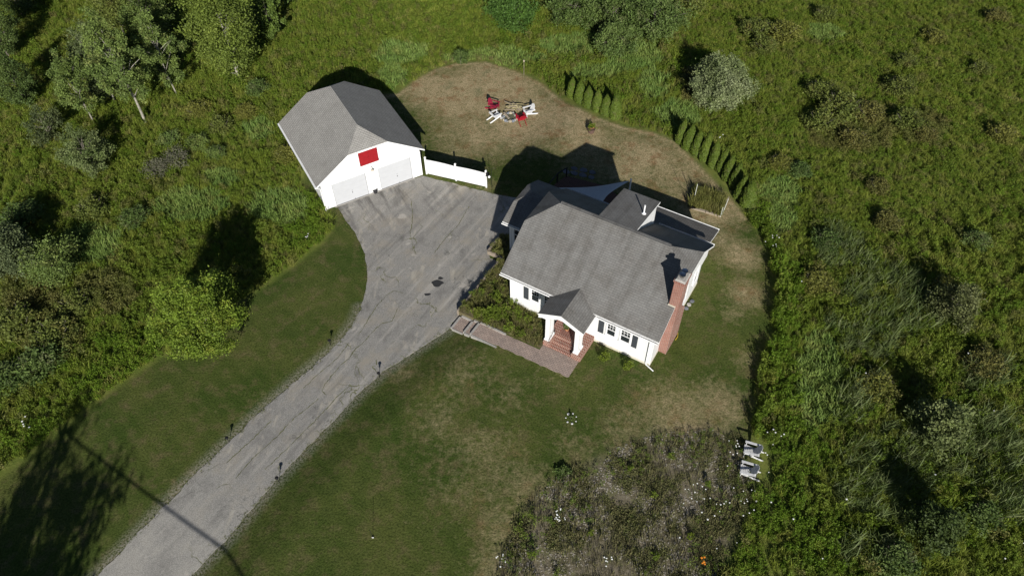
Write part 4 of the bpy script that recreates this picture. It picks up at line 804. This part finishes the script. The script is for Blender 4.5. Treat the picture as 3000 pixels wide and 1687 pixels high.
ch_ = [gp(1888, 1142), gp(1880, 1190)]; ok = (sd > .12) & ~garage_mask(X, Y) & (np.hypot(X-ch_[0][0]-.2, Y-ch_[0][1]) > 1.15) & (np.hypot(X-ch_[1][0]-.2, Y-ch_[1][1]) > 1.15); X, Y, px, py, sd = X[ok], Y[ok], px[ok], py[ok], sd[ok]
reed = pxmask(px, py, REED)+.35*(fbm(X, Y, 5, 41)-.5)+.2*(fbm(X, Y, 1.2, 42)-.5); brt = pxmask(px, py, BRT)+.5*(fbm(X, Y, 3, 51)-.5); rus = pxmask(px, py, RUS)+.6*(fbm(X, Y, 2.5, 61)-.5); cat_ = pxmask(px, py, CAT)+.5*(fbm(X, Y, 2.5, 71)-.5)
gap = fbm(X, Y, 2.6, 81); pick = RNG.uniform(0, 1, len(X))
is_reed = reed > .52; is_cat = (~is_reed) & (cat_ > .5); is_rus = ~(is_reed | is_cat) & (rus > .55); is_brt = ~(is_reed | is_cat | is_rus) & (brt > .55)
rest = ~(is_reed | is_cat | is_rus | is_brt); keep = gap > .22
hs = lambda m_: (X[m_], Y[m_])
is_edge = (sd < 1.1) & (px > 1840) & (py > 560) & (py < 1180)
near_l = sd < .9
scatter('reed_grass', *hs(is_reed & (pick < .8)), RD, .7, 1.05, label='patches of blue-green reed grass in the meadow', cat='grass')
scatter('cattails', *hs(is_cat & (pick < .7)), CT, .6, 1.15, wind=(.12, .28), label='pale cattail blades leaning to the right in the wet meadow', cat='cattails')
scatter('brown_weeds', *hs((is_rus | (rest & (pick > .955))) & keep), RF_, .7, 1.2, label='brownish meadow weeds', cat='weeds')
scatter('bright_weeds', *hs(is_brt | (rest & (pick > .80) & (pick < .87))), BF, .55, .95, label='bright green leafy weeds along the lawn edges', cat='weeds')
scatter('meadow_weeds', *hs((rest & (pick < .42) & keep) | (is_cat & (pick > .5))), FB, .55, 1.0, label='leafy green meadow weeds', cat='weeds')
scatter('meadow_grass', *hs(rest & (pick > .30) & (pick < .955) | (is_cat & (pick > .55)) | (is_rus & (pick < .4)) | (is_brt & (pick < .3))), GR, .6, 1.05, wind=(.0, .12), label='tall unmown meadow grass around the lawn', cat='grass')
edge = (sd < .75) & (Y > 44) & (X > -10) & (X < 17)
scatter('tall_edge_weeds', *hs(is_edge & (pick < .7)), BF+FB, .7, 1.1, zs=(1.1, 1.8), label='tall weeds standing along the right edge of the lawn', cat='weeds')
scatter('straw_grass', *hs(edge), SG, .6, 1., label='straw-coloured grass fringe behind the dry back lawn', cat='grass')
# ------------------------------------------------------------------ weeds in the beds and the dry wildflower patch (stuff)
def in_poly_pts(poly, n, zf=None):
    poly = np.array(poly); lo, hi = poly.min(0), poly.max(0); q = RNG.uniform(lo, hi, (n*3, 2)); q = q[inside(q[:, 0], q[:, 1], poly)][:n]; return q[:, 0], q[:, 1]
bw_m = leafmat('bed_weed_blades', (0.138, 0.150, 0.037), (0.213, 0.200, 0.075), (0.100, 0.150, 0.037), .9, .2)
BW = [tuft_mesh('bed_weed', bw_m, s+80, 34, .3, .3, .02, base=.2) for s in range(4)]+[forb_mesh('bed_weed', bw_m, 91, 7, .26, .2, .045)]
bx_, by_, bz_ = [], [], []
for poly, z, n in ((BEDS[0][0], .47, 560), (BEDS[1][0], .27, 80)):
    u, v = in_poly_pts(poly, n); a, b = W(u, v); bx_.append(a); by_.append(b); bz_.append(np.full(len(u), z-.01))
scatter('bed_weeds', np.concatenate(bx_), np.concatenate(by_), BW, .5, 1.2, Z=np.concatenate(bz_), label='tangle of weeds and dry grass filling the raised front bed', cat='weeds')
u_, v_ = in_poly_pts(BEDS[0][0], 150); a_, b_ = W(u_, v_)
scatter('bed_straw', a_, b_, SG, .35, .75, Z=np.full(len(a_), .46), label='pale dry grass patches in the raised front bed', cat='grass')
u_, v_ = in_poly_pts(BEDS[0][0], 110); a_, b_ = W(u_, v_); kk = fbm(a_, b_, 1.2, 17) > .5
scatter('bed_forbs', a_[kk], b_[kk], FB, .4, .8, Z=np.full(int(kk.sum()), .46), label='leafy green clumps in the raised front bed', cat='weeds')
d_m = leafmat('dry_stalk', (.15, .145, .065), (.21, .19, .10), (.13, .16, .04), 1.3, .1); gs_m = leafmat('sprig_leaves', (.10, .16, .02), (.15, .2, .03), None, 1., .2)
DS = [tuft_mesh('dry_stalks', d_m, s+100, 7, .34, .1, .016, .1, .12) for s in range(3)]; SP = [forb_mesh('green_sprig', gs_m, s+110, 3, .42, .07, .035, 14) for s in range(3)]
MT = [forb_mesh('low_mat', leafmat('low_mat_leaves', (.13, .14, .05), (.17, .155, .075), (.12, .16, .04), 1.5, .1), s+120, 10, .06, .28, .035, 8) for s in range(2)]
q = in_poly_pts(BED, 3200); f = fbm(q[0], q[1], 2., 91); sb = -sdist(q[0], q[1], BED); kx = (RNG.uniform(0, 1, len(f)) < smooth((f-.3)/.3)) & (sb > .3*RNG.uniform(0, 1, len(f))) & (np.hypot(q[0]-ch_[0][0], q[1]-ch_[0][1]) > .8) & (np.hypot(q[0]-ch_[1][0], q[1]-ch_[1][1]) > .8)
scatter('dry_stalks', q[0][kx], q[1][kx], DS, .6, 1.25, label='thin dry stalks standing over the stony wildflower patch', cat='weeds')
q = in_poly_pts(BED, 1500); f = fbm(q[0], q[1], 1.7, 95); sb = -sdist(q[0], q[1], BED); kx = ((f > .66) | ((sb < 1.8) & (RNG.uniform(0, 1, len(f)) < .5))) & (sb > .1)
scatter('green_sprigs', q[0][kx], q[1][kx], SP, .6, 1.2, label='small bright sprigs along the edge of the wildflower patch', cat='weeds')
q = in_poly_pts(BED, 5200); f = fbm(q[0], q[1], 1.2, 97); kx = f > .56
scatter('ground_mat', q[0][kx], q[1][kx], MT, .6, 1.3, label='low brown and green mat of plants between the stones', cat='ground cover')
cob = []
for s_ in range(3):
    b_ = MB(); blob(b_, (0, 0, 0), .05, s_+300, .6, 5); o_ = b_.build('cobble', flat('pale_cobble', (.28, .255, .21), .95, var=.25, scale=9)); cob.append(o_.data); bpy.data.objects.remove(o_)
q = in_poly_pts(BED, 9000); f = fbm(q[0], q[1], 1.9, 99); kx = f < .5
scatter('gravel', q[0][kx], q[1][kx], cob, .3, 1.15, label='pale stones lying in the wildflower patch', cat='gravel')
e = []
for i in range(len(DRIVE)):
    a, b = DRIVE[i], DRIVE[(i+1) % len(DRIVE)]
    if i in (0, 14, 15, 16, 20, 21, 22, 23, 24, 25, 26) or i == len(DRIVE)-1: continue
    n = int(np.linalg.norm(b-a)/.16); t = RNG.uniform(0, 1, (n, 1)); e.append(a+(b-a)*t+RNG.normal(0, .09, (n, 2)))
e = np.concatenate(e); ew = [tuft_mesh('edge_grass', leafmat('edge_grass_blades', (.14, .165, .05), (.2, .2, .08), None, .9, .15), s+140, 12, .05, .1, .014, base=.09) for s in range(2)]
scatter('edge_grass', e[:, 0], e[:, 1], ew, .5, 1.3, label='ragged grass fringe along the driveway edge', cat='grass')
# fine blades on the mown lawn
lw = leafmat('lawn_blades', (.075, .10, .022), (.11, .125, .035), (.19, .155, .08), .45, .15)
# vegetable patch behind the cottage
VG = [gp(1733, 522)[:2], gp(1812, 545)[:2], gp(1832, 500)[:2], gp(1745, 478)[:2]]; A0, B0 = VG[0], VG[1]; dv = (VG[3]-VG[0]+VG[2]-VG[1])/2
VGP = np.array([A0, B0, B0+dv, A0+dv]); x_, y_ = in_poly_pts(VGP, 260)
tvm = leafmat('tall_garden_grass', (.16, .175, .04), (.21, .2, .07), None, .8, .2); TV = [tuft_mesh('garden_grass', tvm, s+130, 26, .95, .3, .022, base=.15) for s in range(2)]
scatter('garden_grass', x_, y_, TV, .6, 1.05, label='tall yellowing grass overrunning the small vegetable plot', cat='grass')
t = thing('vegetable_plot', (*A0, .45), math.atan2(B0[1]-A0[1], B0[0]-A0[0]), label='small square garden plot edged with timbers behind the cottage', cat='garden bed'); L = float(np.linalg.norm(B0-A0)); D_ = float(np.linalg.norm(dv))
for (a, b) in ((0, L*.52), (L*.54, L)): MB().box(a, b, -.09, .09, -.1, .14).build('timber', TIMBER, t)
MB().box(-.1, .08, .1, D_, -.1, .13).build('timber', TIMBER, t); MB().box(L-.08, L+.1, .1, D_, -.1, .13).build('timber', TIMBER, t); MB().box(-.1, L+.1, D_, D_+.16, -.1, .13).build('timber', TIMBER, t)
GPm = flat('pale_stake', (.6, .62, .56), .6)
for i, (x, y, h, lab) in enumerate([(1812,546,1.0,'short green-white stake at the near corner of the garden plot'),(1815,543,1.75,'long pale leaning stake at the near right corner of the garden plot'),(1745,505,1.7,'pale leaning stake at the left side of the garden plot'),(1727,500,1.9,'dark thin stake left of the garden plot')]):
    P = gp(x, y); m = MB(); m.tube([(0, 0, -.1), (.16*(i % 2)*(1 if i < 3 else -1), .0, h)], .022 if i < 3 else .015, 6); tag(m.build('stake', GPm if i < 3 else BLACK, None, tuple(P)), label=lab, cat='stake')
# pots, buckets, hooks, lights
def pot(name, at, r, h, mat, plant, label, cat='plant pot', P=None, flowers=None, ph=.35):
    P = gp(*at) if P is None else P; t = thing(name, tuple(P), label=label, cat=cat)
    m = MB(); m.lathe([(0, 0), (r*.75, 0), (r, h), (r*1.08, h), (r*1.08, h-.03), (r*.98, h-.04), (r*.9, h-.05), (0, h-.05)], 18); m.build('pot', mat, t, smooth_=False)
    if plant:
        rng = np.random.default_rng(int(r*1000)); C = rng.normal(size=(26, 3))*[r*.5, r*.5, ph*.4]+[0, 0, h+ph*.4]; V, Fq, ti = leaf_cloud(C, 420, .1, .05, rng)
        o = bpy.data.objects.new('plant', npmesh('plant', V, Fq, plant, ti)); COL.objects.link(o); o.parent = t
        if flowers:
            m = MB()
            for i in range(9): a = i*2.4; blob(m, (r*.6*math.cos(a), r*.6*math.sin(a), h+.08+.02*(i % 4)), .035, i, 1, 4)
            m.build('flowers', flowers, t)
    return t
pot('barrel_planter', (1487, 333), .33, .42, flat('brown_barrel', (.12, .075, .06), .8), M_LIME, 'brown barrel planter with yellow-green plants on the back lawn', flowers=flat('salmon_bloom', (.6, .2, .12), .8))
pot('bucket', (945, 485), .19, .3, flat('black_bucket', (.03, .03, .033), .6), None, 'black bucket between the two garage doors', 'bucket')
px_, py_ = W(4.55, -.45); pot('flower_pot', None, .14, .2, flat('terracotta', (.5, .22, .1), .8), M_DARK, 'terracotta pot with a leafy plant on the brick porch', P=np.array([px_, py_, .905]), ph=.4)
P = gp(1238, 473); t = thing('shepherd_hook', tuple(P), label='black double shepherd hook with a hanging feeder right of the fence', cat='garden hook')
m = MB(); m.tube([(0, 0, -.1), (0, 0, 1.9)], .014, 6)
for s in (-1, 1): m.tube([(0, 0, 1.75)]+[(s*(.17-.17*math.cos(a)), 0, 1.85+.2*math.sin(a)) for a in np.linspace(.2, 2.9, 9)]+[(s*.36, 0, 1.72)], .011, 5)
m.build('rod', BLACK, t); m = MB(); m.tube([(-.36, 0, 1.72), (-.36, 0, 1.6)], .005, 4); m.lathe([(0, 1.62), (.13, 1.55), (.09, 1.53), (.09, 1.33), (.13, 1.31), (0, 1.3)], 12, (-.36, 0, 0)); m.build('feeder', BLACK, t)
P = gp(1231, 455); m = MB(); m.tube([(0, 0, -.05), (0, 0, .35)], .012, 6); 
t = thing('garden_globe', tuple(P), label='small white globe ornament on a stake right of the fence', cat='garden ornament'); m.build('stake', BLACK, t); m = MB(); blob(m, (0, 0, .42), .11, 5, 1, 7); m.build('globe', TRIM, t, smooth_=True)
def solar(at, label):
    P = gp(*at); t = thing('path_light', tuple(P), label=label, cat='garden light', group='black path lights along the driveway'); m = MB(); m.tube([(0, 0, -.05), (0, 0, .42)], .018, 8); m.build('stem', BLACK, t)
    m = MB(); m.lathe([(.03, .4), (.055, .42), (.06, .55), (.03, .55)], 10); m.build('lamp', BLACK, t); m = MB(); m.lathe([(.11, .55), (.1, .58), (0, .62)], 12); m.build('cap', BLACK, t)
for at, lb in (((832, 868), 'black path light on the left grass verge where the driveway widens'), ((955, 950), 'black path light at the right edge of the driveway near its bend'), ((577, 1112), 'black path light on the left side of the narrow driveway'), ((702, 1212), 'black path light nearest the bottom, right side of the driveway')): solar(at, lb)
P = gp(938, 1352); t = thing('thin_marker', tuple(P), label='thin dark marker rod standing in the front lawn', cat='stake'); m = MB(); m.tube([(0, 0, -.05), (0, 0, 1.15)], .012, 6); m.build('rod', BLACK, t); m = MB(); m.box(-.05, .05, -.01, .01, .0, .08); m.build('tag', TRIM, t)
P = gp(1318, 190); t = thing('marker_post', tuple(P), label='thin post with a small pale box in the tall grass behind the back lawn', cat='post'); m = MB(); m.tube([(0, 0, 0), (0, 0, 1.5)], .02, 6); m.build('post', TIMBER, t); m = MB(); m.box(-.06, .06, -.05, .05, 1.47, 1.6); m.build('box', flat('pale_box', (.45, .38, .3), .7), t)
# small shrubs by the front wall
for (at, sc, lb) in (((1519, 905), .52, 'small yellow-green shrub at the front wall, left one of two'), ((1577, 928), .48, 'small yellow-green shrub at the front wall, right one of two')):
    tree('small_shrub', lb, 'shrub', at, .75, sc*.72, .05, M_LIME, 900, .045, BARK, .02, int(sc*100), 40, group='pair of small shrubs by the front wall', limbs=10, lump=.3)
tree('lawn_tuft', 'low green bush at the upper left corner of the wildflower patch', 'bush', (1417, 1188), .24, .5, 0, M_DARK, 1200, .05, BARK, .02, 77, 40, limbs=4)
for i, (x, y) in enumerate([(1644, 1246), (1780, 1222), (1485, 1345), (1648, 1400), (1735, 1352), (1340, 1400), (1585, 1180), (1690, 1150)]):
    tree('wildflower_plant', ['tuft of green feathery plant in the middle of the wildflower patch','bright green feathery plant with a dark shadow near the two chairs','yellow-green plant in the left half of the wildflower patch','green feathery plant near the bottom of the wildflower patch','small lime green plant at the bottom of the patch, casting a long shadow','faint green plant at the lower left of the patch','green tuft at the upper middle of the patch','green tuft at the upper right of the patch'][i], 'plant', (x, y), .34+.1*(i % 3), .2+.05*(i % 2), .02, M_LIME if i in (2, 4) else g_dark, 420, .032, BARK, .012, 90+i, 26, limbs=5)
# white and orange flowers
WF = flat('white_petals', (.85, .85, .8), .7, var=.03); OF = flat('orange_petals', (.75, .25, .02), .7); stm = flat('flower_stem', (.06, .1, .02), .8)
def flower_clump(at, r, n, h, label, mat=WF, sz=.05, group=None, name='daisy_clump', seed=0):
    rr = random.Random(seed+int(at[0])); P = gp(*at); t = thing(name, tuple(P), label=label, cat='flowers', group=group); S_ = MB(); B_ = MB()
    for i in range(n):
        a, q_ = rr.uniform(0, 6.28), r*math.sqrt(rr.random()); x, y, hh = q_*math.cos(a), q_*math.sin(a), h*rr.uniform(.7, 1.1); S_.tube([(x*.5, y*.5, 0), (x, y, hh)], .006, 4)
        s = sz*rr.uniform(.7, 1.2); B_.lathe([(0, .01), (s*.5, .012), (s, 0), (s*.6, -.012), (0, -.01)], 9, (x, y, hh))
    S_.build('stems', stm, t); B_.build('petals', mat, t); return t
for i, (x, y, r, n, lb) in enumerate([(1408,1302,.36,16,'dense white daisy clump in the left half of the wildflower patch'),(1262,1412,.42,7,'white daisy clump near the bottom left of the wildflower patch'),(1528,1416,.3,8,'white flowers around a green tuft at the bottom of the patch'),(1750,1250,.8,11,'scattered white daisies in the upper right of the patch'),(1795,1285,.9,9,'loose white daisies in the middle right of the patch'),(1840,1130,.5,9,'white daisies in front of the upper weathered chair'),(1890,1258,.6,5,'white daisies at the tall grass below the chairs'),(1935,1135,.5,3,'two or three white blooms right of the upper weathered chair'),(1872,1285,.5,5,'white daisies at the right edge of the patch'),(1938,625,.6,8,'white blooms along the meadow edge right of the lawn'),(775,611,.3,4,'small white blooms in the meadow edge left of the garage drive'),(1812,362,.4,3,'white blooms beyond the long hedge row'),(92,1071,.6,5,'white blooms in the meadow at the lower left')]):
    flower_clump((x, y), r, n, .45 if i < 9 else .85, lb, sz=.04 if i < 9 else .05)
flower_clump((1764, 1416), .22, 8, .5, 'orange lily clump at the bottom of the wildflower patch', OF, .055, name='lily_clump')
for i in range(28):
    rr = random.Random(i*7+1); x, y = [(rr.uniform(1915, 2010), rr.uniform(620, 1400)), (rr.uniform(2050, 2560), rr.uniform(900, 1430)), (rr.uniform(1650, 1900), rr.uniform(1180, 1400))][i % 3]; P = gp(x, y)
    t = thing('white_bloom', tuple(P), label='single white bloom on a tall stem', cat='flower', group='single white blooms scattered in the tall plants'); h = .9 if i % 3 < 2 else .4; m = MB(); m.tube([(0, 0, 0), (.05, .03, h)], .008, 4); m.build('stem', stm, t); m = MB(); s = rr.uniform(.03, .055); m.lathe([(0, .015), (s, 0), (0, -.015)], 9, (.05, .03, h)); m.build('petals', WF, t)
# ring of white stones in the lawn
P = gp(1437, 1052); ctr = P
for i in range(7):
    a = 2*PI*i/7+.3; m = MB(); blob(m, (0, 0, .0), .045+.018*(i % 3), i+20, .6); t_ = m.build('edging_stone', CWW, None, (ctr[0]+.33*math.cos(a), ctr[1]+.36*math.sin(a), ctr[2])); tag(t_, label=['easternmost','northeastern','upper','northwestern','southwestern','lower','southeastern'][i]+' white stone of the small ring around a sapling in the front lawn', cat='stone', group='ring of white stones in the front lawn')
tree('sapling', 'tiny green sapling inside the ring of white stones', 'plant', (1437, 1054), .35, .16, .02, M_DARK, 160, .04, BARK, .01, 130, 14, limbs=3)
# hose end beside the chimney, stones at the wall
hx0, hy0 = W(10.96, 2.75); m = MB(); m.tube([(0, 0, .47), (.03, .3, .49), (-.08, .62, .47)], .025, 6); tag(m.build('yellow_board', flat('yellow_paint', (.55, .4, .05), .6), None, (hx0, hy0, 0), HA), label='yellow strip lying at the foot of the chimney', cat='hose')
for i, (u, v) in enumerate(((10.6, 6.0), (10.66, 6.4), (10.55, 5.6))):
    a, b = W(u, v); m = MB(); blob(m, (0, 0, .04), .17, i+60, .5); tag(m.build('wall_stone', stone if i else CAPST, None, (a, b, .45)), label=['middle tan stone at the foot of the right cottage wall','farthest grey stone at the foot of the right cottage wall','grey stone nearest the chimney at the right cottage wall'][i], cat='stone', group='stones at the right wall')
# utility pole, cable and roadside tree outside the frame (they shade the lower left corner)
gq = unproj(160*K, 1085*K)+np.array(LD)*(8.0/LD.z); pole = thing('utility_pole', (float(gq[0]), float(gq[1]), 0), .55, label='wooden utility pole whose shadow falls on the lower left lawn', cat='utility pole')
MB().tube([(0, 0, -.2), (0, 0, 8.3)], [.16, .12], 12).build('mast', TIMBER, pole); MB().box(-.06, .06, -.9, .9, 7.75, 7.9).build('crossarm', TIMBER, pole)
g0, g1 = unproj(160*K, 1085*K), unproj(712*K, 1449*K); up8 = np.array(LD)*(8.0/LD.z); a = Vector(g0+up8); b = Vector(g0+(g1-g0)*2.9+up8)
m = MB(); m.tube([a.lerp(b, i/24)+Vector((0, 0, -.35*4*(i/24)*(1-i/24))) for i in range(25)], .055, 8)
tag(m.build('cable', BLACK), label='thick overhead cable whose shadow crosses the driveway', cat='cable')
tree('roadside_tree', 'loose tall tree below the photo whose shadow darkens the lower left lawn', 'tree', None, 14.2, 5.2, 3.0, M_MAPLE, 15000, .16, BARK, .24, 150, 80, P=(-25.2, -5.6, 0), lump=.5, spread=.45, limbs=45)
tree('roadside_tree', 'smaller roadside tree outside the lower left corner', 'tree', None, 10.0, 3.0, 3.0, M_MAPLE, 16000, .16, BARK, .16, 151, 60, P=(-31.5, -1, 0), lump=.5, spread=.45, limbs=30)
